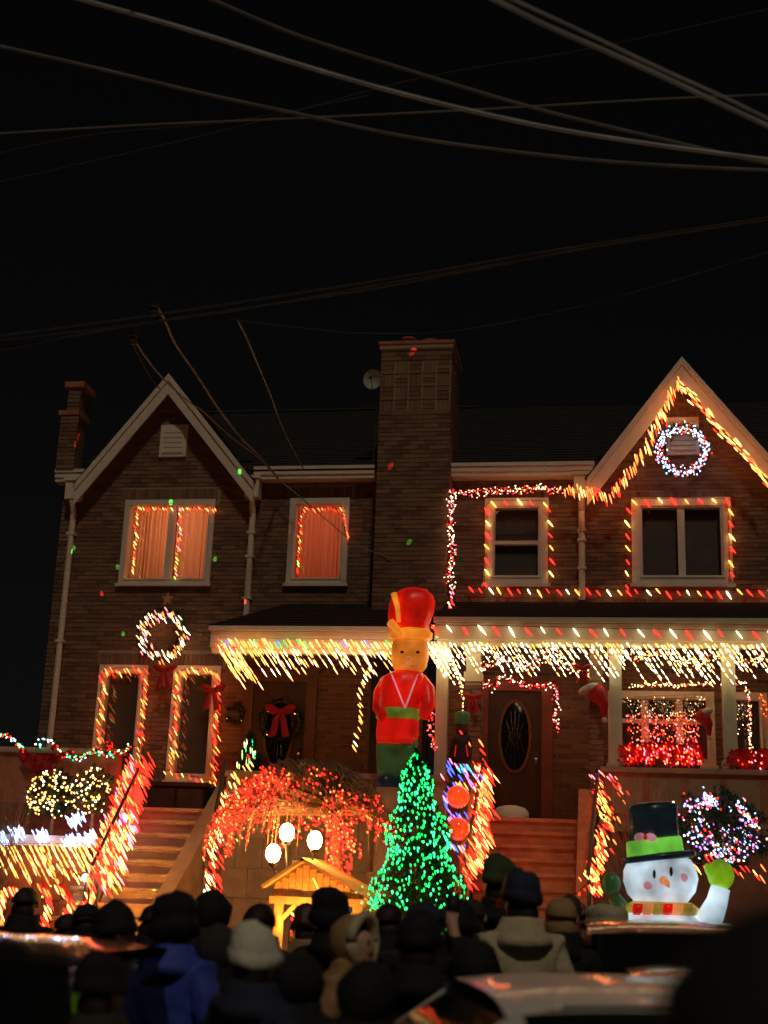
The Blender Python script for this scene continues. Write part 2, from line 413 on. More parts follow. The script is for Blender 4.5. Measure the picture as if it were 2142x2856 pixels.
for lx, lw_ in ((-3.9, 80), (-1.3, 52)):      # the lit rooms behind the curtains
    b = MB(); b.ball((lx, 1.5, 8.2), .09, 'l_warm', 10, 8); b.tube([(lx, 1.5, 8.3), (lx, 1.5, 8.5)], .01, 'iron', 5); rl = b.build('room_lamp', H1)
    l_ = bpy.data.lights.new('room_light', 'POINT'); l_.energy = lw_; l_.color = (1, .52, .34); l_.shadow_soft_size = .1
    o_ = bpy.data.objects.new('room_light', l_); C.objects.link(o_); o_.parent = rl; o_.matrix_parent_inverse = base_inv(rl); o_.location = (lx, 1.45, 8.0)
b = MB(); b.box(-2.5, -2.4, .26, 6.8, 6.3, 8.6, 'trim'); b.build('room_wall', H1)
# square panel in the gable
b = MB(); b.box(-4.19, -3.71, -.06, 0, 9.02, 9.60, 'trim'); b.box(-4.14, -3.76, -.075, -.06, 9.07, 9.55, 'trim')
for i in range(5): b.box(-4.12, -3.78, -.085, -.075, 9.09+i*.09, 9.15+i*.09, 'trim')
b.build('gable_vent', H1)
gutter(H1, -2.42, -.36); gutter(H1, -5.95, -5.42)
downpipe(H1, -5.62, 8.42, 3.1); downpipe(H1, -2.44, 8.42, 6.0)
rake(H1, -5.55, 8.42, -4.04, 10.40); rake(H1, -4.04, 10.40, -2.40, 8.42)
b = MB(); roof_slab(b, (-2.6, -.28, 8.66), (.9, -.28, 8.66), (.9, 4.2, 11.35), (-2.6, 4.2, 11.35), .02, 'shingle', 26); roof_slab(b, (-5.7, .3, 9.01), (-2.6, .3, 9.01), (-2.6, 4.2, 11.35), (-5.7, 4.2, 11.35), .02, 'shingle', 22); roof_slab(b, (.9, 8.7, 8.66), (-5.7, 8.7, 8.66), (-5.7, 4.2, 11.35), (.9, 4.2, 11.35), .02, 'shingle', 8)
b.tube([(-5.7, 4.2, 11.39), (.9, 4.2, 11.39)], .05, 'shingle', 6)
# the two slopes of the cross gable
roof_slab(b, (-5.55, -.32, 8.45), (-5.55, .4, 8.45), (-4.04, 2.9, 10.42), (-4.04, -.32, 10.42), .03, 'shingle', 12)
roof_slab(b, (-2.40, .4, 8.45), (-2.40, -.32, 8.45), (-4.04, -.32, 10.42), (-4.04, 2.9, 10.42), .03, 'shingle', 12)
b.build('roof', H1)
# stepped party wall at the far left
b = MB(); b.box(-5.93, -5.64, -.32, .1, 8.74, 9.72, 'brick2'); b.box(-5.97, -5.60, -.36, .14, 9.72, 9.80, 'terra')
b.box(-5.86, -5.64, -.28, .15, 9.80, 10.24, 'brick2'); b.box(-5.92, -5.56, -.34, .2, 10.24, 10.34, 'terra'); pw = b.build('parapet', H1)
b = MB()
for k in range(13):
    for i in range(2):
        x0 = -5.93+i*.17-(0 if k % 2 else 0); b.box(x0+(.0 if k % 2 else .005), x0+.158, -.334, -.322, 8.75+k*CP, 8.75+k*CP+BH, 'brick%d' % R.randrange(5))
for k in range(6): b.box(-5.855, -5.63, -.294, -.282, 9.82+k*CP, 9.82+k*CP+BH, 'brick%d' % R.randrange(5))
o = b.build('brickwork', pw); o['kind'] = 'stuff'
# door of the left house
def door(root, x0, x1, z0, z1, fm, dm, arch=False):
    f = MB(); f.box(x0-.1, x0+.07, -.08, .1, z0, z1, fm); f.box(x1-.07, x1+.1, -.08, .1, z0, z1, fm); f.box(x0-.1, x1+.1, -.085, .1, z1, z1+.16, fm)
    f.box(x0-.16, x1+.16, -.12, -.02, z1+.16, z1+.21, fm)
    if arch:
        n = 12
        for i in range(n):
            a0 = math.pi*i/n; a1 = math.pi*(i+1)/n; cx = (x0+x1)/2; rx = (x1-x0)/2+.2
            p = [(cx+rx*math.cos(a0), z1+.2+.16*math.sin(a0)), (cx+rx*math.cos(a1), z1+.2+.16*math.sin(a1)), (cx+(rx-.12)*math.cos(a1), z1+.19+.08*math.sin(a1)), (cx+(rx-.12)*math.cos(a0), z1+.19+.08*math.sin(a0))]
            f.prism(p, -.13, -.015, fm)
    fr = f.build('door_frame', root)
    d = MB(); d.box(x0+.07, x1-.07, 0, .05, z0, z1, dm)
    cx = (x0+x1)/2; cz = z0+1.35; n = 20
    for i in range(n):     # oval light with a raised rim
        a0 = 2*math.pi*i/n; a1 = 2*math.pi*(i+1)/n
        d.prism([(cx+.26*math.cos(a0), cz+.58*math.sin(a0)), (cx+.26*math.cos(a1), cz+.58*math.sin(a1)), (cx+.22*math.cos(a1), cz+.53*math.sin(a1)), (cx+.22*math.cos(a0), cz+.53*math.sin(a0))], -.03, 0, fm)
    for sx in (-1, 1): d.box(cx+sx*.2-.13, cx+sx*.2+.13, -.02, 0, z0+.15, z0+.55, dm)
    dd = d.build('door', root)
    p = MB(); p.prism([(cx+.22*math.cos(2*math.pi*i/n), cz+.53*math.sin(2*math.pi*i/n)) for i in range(n)], -.012, -.001, 'glass_dark'); p.build('pane', dd)
    p = MB()
    for i in range(-2, 3): p.tube([(cx+i*.07, -.016, cz-.45*math.cos(i*.5)), (cx+i*.03, -.016, cz), (cx+i*.07, -.016, cz+.45*math.cos(i*.5))], .004, 'chrome', 4)
    p.tube([(cx-.1, -.016, cz), (cx, -.016, cz+.15), (cx+.1, -.016, cz), (cx, -.016, cz-.15), (cx-.1, -.016, cz)], .005, 'chrome', 4)
    p.build('leading', dd)
    h = MB(); h.ball((x1-.15, -.05, z0+1.0), .035, 'chrome', 10, 6); h.box(x1-.17, x1-.13, -.02, 0, z0+.9, z0+1.12, 'chrome'); h.build('handle', dd)
    return dd
door(H1, -2.31, -1.29, 3.0, 5.15, 'wood_door', 'wood_dark', True)
# left porch
def porch_roof(root, x0, x1, yf, zf, zw, hipL=0, hipR=0, fm='trim'):
    b = MB()
    roof_slab(b, (x0, yf-.1, zf), (x1, yf-.1, zf), (x1-hipR, 0, zw), (x0+hipL, 0, zw), .03, 'shingle_brown', 9)
    if hipL: roof_slab(b, (x0, 0, zf), (x0, yf-.1, zf), (x0+hipL, -.02, zw), (x0+hipL, 0, zw), .03, 'shingle_brown', 9)
    b.box(x0+.05, x1-.05, yf, -.02, zf-.06, zf-.02, fm)
    r_ = b.build('porch_roof', root)
    b = MB(); b.box(x0, x1, yf-.14, yf-.03, zf-.05, zf+.02, fm); b.box(x0+.03, x1-.03, yf-.09, yf-.0, zf-.30, zf-.06, fm); b.box(x0+.05, x1-.05, yf-.05, yf+.07, zf-.38, zf-.30, fm)
    b.box(x0, x0+.08, yf, -.02, zf-.30, zf-.06, fm); b.box(x1-.08, x1, yf, -.02, zf-.30, zf-.06, fm)
    b.build('fascia', r_)
porch_roof(H1, -2.5, .85, -1.8, 5.68, 6.42, .75, 0)
def pier(root, x, z1, sz=.32, y=-1.75, z0=3.0):
    b = MB(); b.box(x-sz/2+.01, x+sz/2-.01, y-sz/2+.01, y+sz/2-.01, z0, z1, 'mortar')
    k = 0; z = z0
    while z+BH < z1:
        h = sz/2
        if k % 2:
            b.box(x-sz/2, x-.005, y-sz/2-.004, y-sz/2+.012, z, z+BH, 'brick%d' % R.randrange(5)); b.box(x+.005, x+sz/2, y-sz/2-.004, y-sz/2+.012, z, z+BH, 'brick%d' % R.randrange(5))
        else: b.box(x-h, x+h, y-sz/2-.004, y-sz/2+.012, z, z+BH, 'brick%d' % R.randrange(5))
        b.box(x-sz/2-.004, x-sz/2+.012, y-sz/2+.012, y+sz/2, z, z+BH, 'brick%d' % R.randrange(5)); b.box(x+sz/2-.012, x+sz/2+.004, y-sz/2+.012, y+sz/2, z, z+BH, 'brick%d' % R.randrange(5))
        z += CP; k += 1
    return b.build('brick_pier', root)
pier(H1, .55, 5.3, .36)
b = MB(); b.box(-5.95, 1.15, -2.1, 0, 2.86, 3.0, 'stone'); b.box(-5.9, 1.1, -2.0, 0, .95, 2.86, 'terra'); b.build('porch_floor', H1)

# --- chimney between the houses: bricks of its own
CH = MB(); CH.box(-.25, .91, -.60, .6, 5.9, 10.66, 'mortar'); CH.box(-.29, .95, -.64, .64, 10.66, 10.74, 'mortar'); 
ch = CH.build('chimney', H1)
st = MB(); ind = []
z = 5.92; k = 0
while z+BH < 10.64:
    if not (9.50 < z < 10.45):
        x = -.25-(.107 if k % 2 else 0)
        while x < .91:
            p, q = max(x, -.25), min(x+BW, .91)
            if q-p > .02:
                ci = R.choice((0, 1, 2, 3, 4))
                if q-p > BW-.001 and z > 6.9: ind.append((x, z, ci, 0))
                else: st.box(p, q, -.614, -.598, z, z+BH, 'brick%d' % ci)
            x += BW+.011
    z += CP; k += 1
for sx in (-.264, .91):      # the two sides
    z = 5.92; k = 0
    while z+BH < 10.64:
        y = -.6-(.1 if k % 2 else 0)
        while y < .6:
            st.box(sx, sx+.014, max(y, -.6), min(y+BW, .6), z, z+BH, 'brick%d' % R.randrange(5)); y += BW+.011
        z += CP; k += 1
for r_ in range(4):          # basket weave: squares of three lying, three standing
    for c_ in range(5):
        x0 = -.24+c_*.232; z0 = 9.53+r_*.232
        for i in range(3):
            ci = R.choice((0, 1, 2, 4))
            if (r_+c_) % 2: ind.append((x0, z0+i*CP, ci, 0))
            else: ind.append((x0+i*CP, z0, ci, 1))
VM = []
for i in range(5):
    b = MB(); b.box(0, BH, -.014, .004, 0, BW, 'brick%d' % i); VM.append(b.mesh('brick'))
ind.sort(key=lambda q: -q[1])
for x, z, ci, v in ind[:300]:
    o = bpy.data.objects.new('brick', (VM if v else BM)[ci]); C.objects.link(o); o.parent = ch
    o.matrix_parent_inverse = base_inv(ch); o.location = (x, -.602+R.uniform(-.004, .004), z)
for x, z, ci, v in ind[300:]: st.box(x, x+BW, -.614, -.598, z, z+BH, 'brick%d' % ci)
o = st.build('brickwork', ch); o['kind'] = 'stuff'
b = MB(); b.box(-.31, .97, -.66, .66, 10.74, 10.79, 'terra'); b.build('chimney_cap', ch)
for x, r_, h in ((.13, .12, .22), (.50, .13, .17)):
    b = MB(); b.lathe((x, -.2, 10.79), [(r_*1.1, 0), (r_, .03), (r_*.9, h-.04), (r_*1.1, h-.03), (r_*1.1, h), (r_*.8, h)], 'terra', 12); b.build('flue_pot', ch, True)
# satellite dish on the chimney's side
sd = thing('satellite_dish', 'pale round satellite dish mounted on the left side of the brick chimney', 'satellite dish', (-.5, -.4, 10.2))
p = at(1042, 1064, -.45); rr = .17
b = MB(); vs = []; n = 18
for i in range(5):
    q = i/4; 
    for j in range(n): vs.append((p.x+rr*q*math.cos(2*math.pi*j/n)*.95, p.y-.05+.10*(1-q*q)-.05, p.z+rr*1.05*q*math.sin(2*math.pi*j/n)))
b.add(vs, [(i*n+j, i*n+(j+1) % n, (i+1)*n+(j+1) % n, (i+1)*n+j) for i in range(4) for j in range(n)], 'dish'); b.build('dish', sd, True)
b = MB(); b.tube([(p.x, p.y+.02, p.z), (p.x+.1, p.y+.1, p.z-.15), (-.25, p.y+.1, p.z-.18)], .018, 'iron', 6); b.build('bracket', sd)
b = MB(); b.tube([(p.x, p.y-.05, p.z-rr), (p.x, p.y-.28, p.z-.05)], .01, 'iron', 5); b.ball((p.x, p.y-.28, p.z-.04), .03, 'iron', 8, 5); b.build('receiver', sd)

# --- right house
H2 = thing('brick_house', 'right brick house, its gable edged with orange lights, with a white columned porch', 'house', (3, 0, 3), 'attached brick houses')
ops = [(1.60, 2.38, 6.90, 8.10, 1), (3.95, 5.25, 6.90, 8.06, 1), (1.5, 2.47, 3.0, 5.05, 0), (3.50, 4.95, 4.04, 5.0, 0), (5.25, 5.75, 4.04, 5.0, 0)]
brick_wall(H2, .92, 6.6, .9, 8.62, ops, (3.25, 4.66, 6.07, 10.32), lambda x, z: 6.4 < z < 8.9)
b = MB(); b.box(6.35, 6.6, .25, 7, .9, 8.62, 'brick3'); b.box(.92, 6.35, 6.9, 7.1, .9, 8.6, 'brick3'); b.build('side_wall', H2)
window(H2, 1.46, 2.50, 6.78, 8.22, .17, rail=(7.47,), behind='blind')
window(H2, 3.82, 5.38, 6.78, 8.20, .17, mul=(4.60,), behind='blind')
window(H2, 3.42, 5.03, 3.96, 5.08, .12, mul=(3.98, 4.5), rail=(4.62,), behind='blind')
window(H2, 5.18, 5.82, 3.96, 5.08, .12, behind='blind')
b = MB(); b.box(4.40, 4.92, -.06, 0, 8.92, 9.56, 'trim'); b.box(4.46, 4.86, -.065, -.06, 8.98, 9.50, 'trim_cool'); gv = b.build('gable_vent', H2)
for i in range(6):
    b = MB(); b.add([(4.46, -.068, 9.0+i*.085), (4.86, -.068, 9.0+i*.085), (4.86, -.10, 9.0+i*.085-.01), (4.46, -.10, 9.0+i*.085-.01), (4.46, -.068, 9.065+i*.085), (4.86, -.068, 9.065+i*.085)], [(0, 1, 2, 3), (3, 2, 5, 4), (0, 4, 5, 1)], 'trim_cool'); b.build('slat', gv)
gutter(H2, .92, 3.24, y=-.34); downpipe(H2, 3.03, 8.42, 6.5)
rake(H2, 3.12, 8.40, 4.66, 10.46, wd=.24); rake(H2, 4.66, 10.46, 6.24, 8.40, wd=.24)
b = MB(); roof_slab(b, (.9, -.28, 8.66), (3.3, -.28, 8.66), (3.3, 4.2, 11.35), (.9, 4.2, 11.35), .02, 'shingle', 26); roof_slab(b, (3.3, .3, 9.01), (6.7, .3, 9.01), (6.7, 4.2, 11.35), (3.3, 4.2, 11.35), .02, 'shingle', 22); roof_slab(b, (6.7, 8.7, 8.66), (.9, 8.7, 8.66), (.9, 4.2, 11.35), (6.7, 4.2, 11.35), .02, 'shingle', 8)
roof_slab(b, (3.12, -.32, 8.43), (3.12, .4, 8.43), (4.66, 2.9, 10.48), (4.66, -.32, 10.48), .03, 'shingle', 12)
roof_slab(b, (6.24, .4, 8.43), (6.24, -.32, 8.43), (4.66, -.32, 10.48), (4.66, 2.9, 10.48), .03, 'shingle', 12)
b.build('roof', H2)
door(H2, 1.5, 2.47, 3.0, 5.05, 'wood_red', 'wood_dark')
porch_roof(H2, .92, 6.6, -1.95, 5.80, 6.46, 0, 0, 'trim_cool')
def column(root, x, z0, z1, sz=.17, y=-1.85, tm='trim_cool'):
    b = MB(); b.box(x-sz/2, x+sz/2, y-sz/2, y+sz/2, z0+.14, z1-.1, tm); b.box(x-sz/2-.03, x+sz/2+.03, y-sz/2-.03, y+sz/2+.03, z0, z0+.14, tm); b.box(x-sz/2-.03, x+sz/2+.03, y-sz/2-.03, y+sz/2+.03, z1-.1, z1, tm)
    for s in (-.03, .03): b.box(x+s-.012, x+s+.012, y-sz/2-.008, y-sz/2, z0+.2, z1-.2, tm)
    return b.build('column', root)
column(H2, 1.05, 3.0, 5.42); column(H2, 1.50, 4.9, 5.42, .2); pier(H2, 1.50, 4.9, .24, -1.85)
column(H2, 3.52, 3.72, 5.42); column(H2, 5.08, 3.72, 5.42, .18); pier(H2, 3.25, 5.42, .18, -1.85)
b = MB(); b.box(1.15, 6.6, -2.1, 0, 2.86, 3.0, 'stone'); b.box(1.15, 6.6, -2.0, 0, .95, 2.86, 'terra'); b.build('porch_floor', H2)
b = MB(); b.box(3.35, 6.6, -2.0, -1.72, 3.0, 3.66, 'terra'); b.box(3.3, 6.6, -2.05, -1.67, 3.66, 3.73, 'stone')
for i in range(6): b.box(3.45+i*.52, 3.87+i*.52, -2.02, -2.0, 3.1, 3.58, 'stone')
b.build('porch_parapet', H2)

# --- front steps
def steps(label, x0, x1, ytop, ztop, zbot, n, m, rm, x0b=None, x1b=None):
    t_ = thing('front_steps', label, 'steps', ((x0+x1)/2, ytop-1.3, zbot))
    h = (ztop-zbot)/n
    for i in range(n):
        z1 = ztop-i*h; y1 = ytop-i*.28; f = i/(n-1)
        a = x0+((x0b if x0b is not None else x0)-x0)*f; b_ = x1+((x1b if x1b is not None else x1)-x1)*f
        b = MB(); b.box(a, b_, y1-.28, ytop+.0 if i == 0 else y1+.02, zbot-.05, z1-.045, rm); b.box(a-.01, b_+.01, y1-.32, y1-.001, z1-.045, z1, m); b.build('step', t_)
    return t_
steps('flight of tan stone steps lit orange, between light-wrapped rails, up to the left house', -3.42, -2.10, -2.1, 2.98, .97, 11, 'stone', 'stone')
steps('flight of dark reddish steps up to the dark door of the right house', 1.72, 3.02, -2.1, 2.98, .97, 11, 'terra', 'terra')
# stoop cheek walls
for nm, lab, x in (('cheek_wall', 'tan stone side wall right of the left house steps, behind the lamp post', -2.02), ('cheek_wall', 'reddish side wall left of the right house steps', 1.62), ('cheek_wall', 'brown side wall right of the right house steps', 3.10)):
    b = MB(); m_ = 'stone' if x < 0 else 'terra'
    b.add([(x-.07, -5.1, .97), (x+.07, -5.1, .97), (x+.07, -2.1, .97), (x-.07, -2.1, .97), (x-.07, -5.1, 1.35), (x+.07, -5.1, 1.35), (x+.07, -2.1, 3.35), (x-.07, -2.1, 3.35)],
          [(0, 3, 2, 1), (4, 5, 6, 7), (0, 1, 5, 4), (1, 2, 6, 5), (2, 3, 7, 6), (3, 0, 4, 7)], m_)
    b.bar((x, -5.15, 1.38), (x, -2.05, 3.39), .20, .06, m_)
    one(nm, b, lab, 'wall')
# the broad stone front between the two flights and below the landing
b = MB(); b.box(-1.95, 1.15, -2.32, -2.12, .97, 3.45, 'stone')
for i in range(8):
    for j in range(6):
        x0 = -1.93+i*.385-(.19 if j % 2 else 0); b.box(max(x0, -1.94), min(x0+.37, 1.14), -2.345, -2.32, 1.0+j*.4, 1.385+j*.4, 'stone')
b.box(-2.0, 1.2, -2.38, -2.06, 3.45, 3.53, 'stone')
one('landing_wall', b, 'tan stone block wall below the landing between the two stoops', 'wall')
# left terrace of the left house
b = MB(); b.box(-8.5, -3.55, -3.3, -2.1, .95, 2.38, 'terra'); b.box(-8.5, -3.45, -3.42, -2.1, 2.38, 2.52, 'trim')
for i in range(12):
    for j in range(4): x0 = -8.45+i*.42-(.2 if j % 2 else 0); b.box(x0, min(x0+.405, -3.56), -3.32, -3.3, 1.0+j*.34, 1.325+j*.34, 'terra')
one('terrace_wall', b, 'brown terrace wall with a pale ledge at the lower left, edged with icicle lights', 'wall')
b = MB(); b.box(-8.5, -3.6, -2.28, -2.12, 3.0, 3.72, 'terra'); b.box(-8.5, -3.55, -2.33, -2.07, 3.72, 3.8, 'stone')
one('terrace_parapet', b, 'low brown parapet under the red swag and coloured garland at left', 'wall')
b = MB(); b.box(-3.72, -2.80, -.5, -.06, 3.0, 3.42, 'black'); b.box(-3.76, -2.76, -.54, -.04, 3.42, 3.48, 'wood_dark'); b.box(-3.7, -3.3, -.515, -.5, 3.05, 3.38, 'wood_dark'); b.box(-3.24, -2.84, -.515, -.5, 3.05, 3.38, 'wood_dark')
one('storage_bench', b, 'dark storage bench under the second lower window of the left house', 'bench')

# ------------------------------------------------------------------ strings of lights
LEAN = Vector((.56, -.1, -.80))
DOWN = Vector((0, -.15, -1))
def resample(pts, sp):
    pts = [Vector(p) for p in pts]; out = []; acc = 0
    for a, b in zip(pts, pts[1:]):
        L = (b-a).length; t = acc
        while t < L: out.append(a.lerp(b, t/L)); t += sp
        acc = t-L
    return out
_bm = {}
def bulb_mesh(L, r, col, lean):
    k = (round(L, 3), round(r, 4), col, tuple(round(v, 1) for v in lean))
    if k not in _bm:
        b = MB(); b.bulb((0, 0, 0), lean, L, r, col); _bm[k] = b.mesh('bulb')
    return _bm[k]
def string(label, pts, sp, cols, L=.075, r=.016, lean=LEAN, scat=.015, cyc=False, cord='iron', indiv=True, name='light_string', cat='string lights', group=None, cordr=.006):
    if not isinstance(pts[0], (list,)): pts = [pts]
    t_ = thing(name, label, cat, pts[0][0], group)
    c = MB(); nodes_ = []
    for pl in pts:
        rs = resample(pl, sp); nodes_ += rs
        c.tube([Vector(p)+Vector((R.uniform(-1, 1), 0, R.uniform(-1, 1)))*scat*.3 for p in resample(pl, max(sp, .12))+[Vector(pl[-1])]], cordr, cord, 3, caps=False)
    c.build('cord', t_)
    if indiv and len(nodes_) <= 300:
        for i, p in enumerate(nodes_):
            col = cols[i % len(cols)] if cyc else R.choice(cols)
            ln = (Vector(lean)+Vector((R.uniform(-1, 1), R.uniform(-1, 1), R.uniform(-1, 1)))*.1)
            o = bpy.data.objects.new('bulb', bulb_mesh(L, r, col, ln)); C.objects.link(o); o.parent = t_
            o.matrix_parent_inverse = base_inv(t_)
            o.location = Vector(p)+Vector((R.gauss(0, scat), R.uniform(-scat, 0), R.gauss(0, scat))); k_ = R.uniform(.72, 1.2); o.scale = (k_, k_, k_)
    else:
        b = MB()
        for i, p in enumerate(nodes_):
            ln = (Vector(lean)+Vector((R.uniform(-1, 1), R.uniform(-1, 1), R.uniform(-1, 1)))*.15)
            b.bulb(Vector(p)+Vector((R.gauss(0, scat), R.uniform(-scat, 0), R.gauss(0, scat))), ln, L*R.uniform(.7, 1.15), r, cols[i % len(cols)] if cyc else R.choice(cols))
        o = b.build('bulb', t_); o['kind'] = 'stuff'
    return t_
def cluster(label, pts, n, wd, cols, L=.026, r=.010, name='garland', cat='garland', green=True, group=None, gw=.05, dy=.03):
    """a garland: rope of needles with tiny bulbs spread round it"""
    if not isinstance(pts[0], (list,)): pts = [pts]
    t_ = thing(name, label, cat, pts[0][0], group)
    tot = sum((Vector(a)-Vector(b)).length for pl in pts for a, b in zip(pl, pl[1:]))
    if green:
        g_ = MB()
        for pl in pts:
            g_.tube(resample(pl, .1)+[Vector(pl[-1])], .008, 'pine', 4)
            for p in resample(pl, .02): g_.needles(p+Vector((R.gauss(0, wd*.35), 0, R.gauss(0, wd*.35))), gw, 5, 'pine', .006)
        o = g_.build('foliage', t_); o['kind'] = 'stuff'
    else:
        g_ = MB()
        for pl in pts: g_.tube(resample(pl, .15)+[Vector(pl[-1])], .006, 'iron', 3)
        g_.build('cord', t_)
    b = MB()
    for pl in pts:
        Lp = sum((Vector(a)-Vector(b_)).length for a, b_ in zip(pl, pl[1:])); k = max(3, int(n*Lp/tot))
        for p in resample(pl, Lp/k*.999):
            b.bulb(p+Vector((R.gauss(0, wd*.5), -abs(R.gauss(dy, .02)), R.gauss(0, wd*.5))), (R.uniform(-.6, .8), -.4, R.uniform(-1, .2)), L*R.uniform(.7, 1.3), r*R.uniform(.7, 1.2), R.choice(cols))
    o = b.build('bulb', t_); o['kind'] = 'stuff'
    return t_
def icicles(label, a, b_, n, lens, step, cols, top, L=.05, r=.010, lean=(.40, -.05, -.92), group='icicle lights', y=0):
    t_ = thing('icicle_lights', label, 'icicle lights', a, group); a = Vector(a); b_ = Vector(b_); c = MB(); B = MB()
    c.tube([a, b_], .006, 'wire', 3)
    for i in range(n):
        p = a.lerp(b_, (i+R.uniform(-.2, 1.2))/n)+Vector((0, 0, R.uniform(-.05, .01))); Lx = R.choice(lens)*R.uniform(.8, 1.15); d = (Vector(lean)+Vector((R.gauss(0, .03), R.gauss(0, .04), 0))).normalized()
        c.tube([p, p+d*Lx], .003, 'wire', 3, caps=False)
        k = int(Lx/step)
        B.bulb(p, d, L, r*1.1, R.choice(top))
        for j in range(1, k+1): B.bulb(p+d*(j*step)+Vector((R.gauss(0, .006), 0, 0)), d, L*R.uniform(.8, 1.2), r, R.choice(cols))
    c.build('cord', t_); o = B.build('bulb', t_); o['kind'] = 'stuff'; return t_
def P(Y, *q):
    Y0, Y1 = Y if isinstance(Y, tuple) else (Y, Y)
    return [at(a, b, Y0+(Y1-Y0)*i/max(1, len(q)-1)) for i, (a, b) in enumerate(q)]
RW = ['l_red', 'l_white']; RG = ['l_red', 'l_gold', 'l_orange', 'l_warm']; RWY = ['l_red', 'l_warm', 'l_red', 'l_gold']

# right house
cluster('garland of tiny red and white lights under the right gutter', P(-.40, (1262, 1378), (1330, 1372), (1420, 1372), (1500, 1362), (1575, 1370)), 190, .07, ['l_white', 'l_pink', 'l_red', 'l_red', 'l_warm'])
cluster('garland of white and pink lights hanging down beside the chimney', P(-.66, (1254, 1370), (1262, 1410), (1256, 1480), (1264, 1540), (1256, 1600), (1262, 1640)), 150, .06, ['l_white', 'l_white', 'l_pink', 'l_red'])
string('short red string dropping from the chimney garland past the toy soldier hat', P(-1.0, (1262, 1640), (1252, 1690), (1225, 1725), (1180, 1765)), .035, ['l_red', 'l_pink', 'l_orange', 'l_white'], .07, .014)
string('dense orange and red light string along the left slope of the right gable', P(-.50, (1575, 1358), (1640, 1362), (1695, 1375), (1730, 1345), (1770, 1285), (1830, 1175), (1890, 1062)), .026, ['l_orange', 'l_orange', 'l_red', 'l_gold', 'l_warm'], .17, .013, (.22, -.1, -.95), .035)
string('orange and red light string along the right slope of the right gable', P(-.50, (1890, 1062), (1950, 1130), (2000, 1195), (2075, 1265), (2138, 1345)), .024, ['l_orange', 'l_gold', 'l_red', 'l_warm'], .15, .013, (.62, -.1, -.75), .03)
string('red and white bulbs framing the single upper window of the right house', P(-.10, (1352, 1625), (1352, 1560), (1352, 1397), (1440, 1395), (1528, 1397), (1530, 1620)), .21, RWY, .15, .019, scat=.01, cyc=True)
string('red, white and gold bulbs framing the double upper window of the right house', P(-.10, (1745, 1628), (1745, 1393), (1900, 1388), (2030, 1390), (2036, 1628)), .21, RWY, .15, .019, scat=.01, cyc=True)
string('row of red and white bulbs along the wall above the porch roof', P(-.12, (1308, 1638), (1500, 1642), (1800, 1646), (2150, 1644)), .155, ['l_red', 'l_red', 'l_white', 'l_gold'], .15, .018, scat=.012, cyc=True)
string('evenly spaced red and white bulbs on the porch gutter', P(-2.12, (1160, 1742), (1400, 1745), (1700, 1752), (2150, 1760)), .225, ['l_white', 'l_red'], .18, .018, scat=.008, cyc=True)
icicles('thick white icicle lights hanging from the right porch gutter', at(1185, 1790, -2.1), at(2150, 1795, -2.1), 120, (.12, .22, .4, .55), .10, ['l_white', 'l_white', 'l_warm'], ['l_white', 'l_gold', 'l_warm'], .085, .010, (.56, -.05, -.85))
icicles('tight bunch of white icicle lights at the left corner of the right porch', at(1175, 1785, -2.2), at(1240, 1800, -2.2), 13, (.5, .6, .35), .075, ['l_white', 'l_warm'], ['l_white', 'l_gold'], .06, .012, (.52, -.05, -.85))
cluster('red and white garland swagged under the porch eave over the dark door', P(-1.75, (1290, 1825), (1345, 1865), (1400, 1835), (1470, 1870), (1530, 1820), (1600, 1865), (1660, 1880)), 200, .09, ['l_red', 'l_pink', 'l_white', 'l_white', 'l_warm'])
cluster('gold and red garland swagged under the porch eave over the porch window', P(-1.75, (1720, 1820), (1790, 1835), (1850, 1815), (1930, 1850), (2010, 1830), (2080, 1850), (2142, 1830)), 190, .09, ['l_warm', 'l_white', 'l_red', 'l_gold'])
cluster('red and pink garland framing the top and right of the dark door', P(-.16, (1338, 1905), (1375, 1915), (1405, 1885), (1450, 1908), (1500, 1912), (1548, 1915), (1556, 1960), (1545, 1995), (1558, 2035)), 150, .05, ['l_red', 'l_pink', 'l_white', 'l_red'])
cluster('thin red and white string down the left side of the dark door', P(-.10, (1286, 1900), (1292, 1960), (1298, 2015)), 40, .035, ['l_red', 'l_white', 'l_warm'])
cluster('loop of small red lights left of the first porch column', P(-1.98, (1170, 1935), (1200, 1945), (1206, 2000), (1200, 2040), (1212, 2090)), 70, .05, ['l_red', 'l_red', 'l_orange', 'l_pink'])
cluster('white and red lights along the top of the porch window', P(-.16, (1760, 1915), (1830, 1908), (1900, 1912), (1980, 1908)), 90, .03, ['l_white', 'l_warm', 'l_red'])
cluster('white and red lights outlining the far right porch window', P(-.16, (2010, 1912), (2076, 1905), (2090, 1950), (2090, 2040), (2094, 2130)), 90, .03, ['l_white', 'l_pink', 'l_red', 'l_warm'])
cluster('few red lights scattered near the right edge of the porch', P(-.10, (2120, 1935), (2130, 1975), (2138, 2000)), 12, .06, ['l_red', 'l_orange'], green=False)
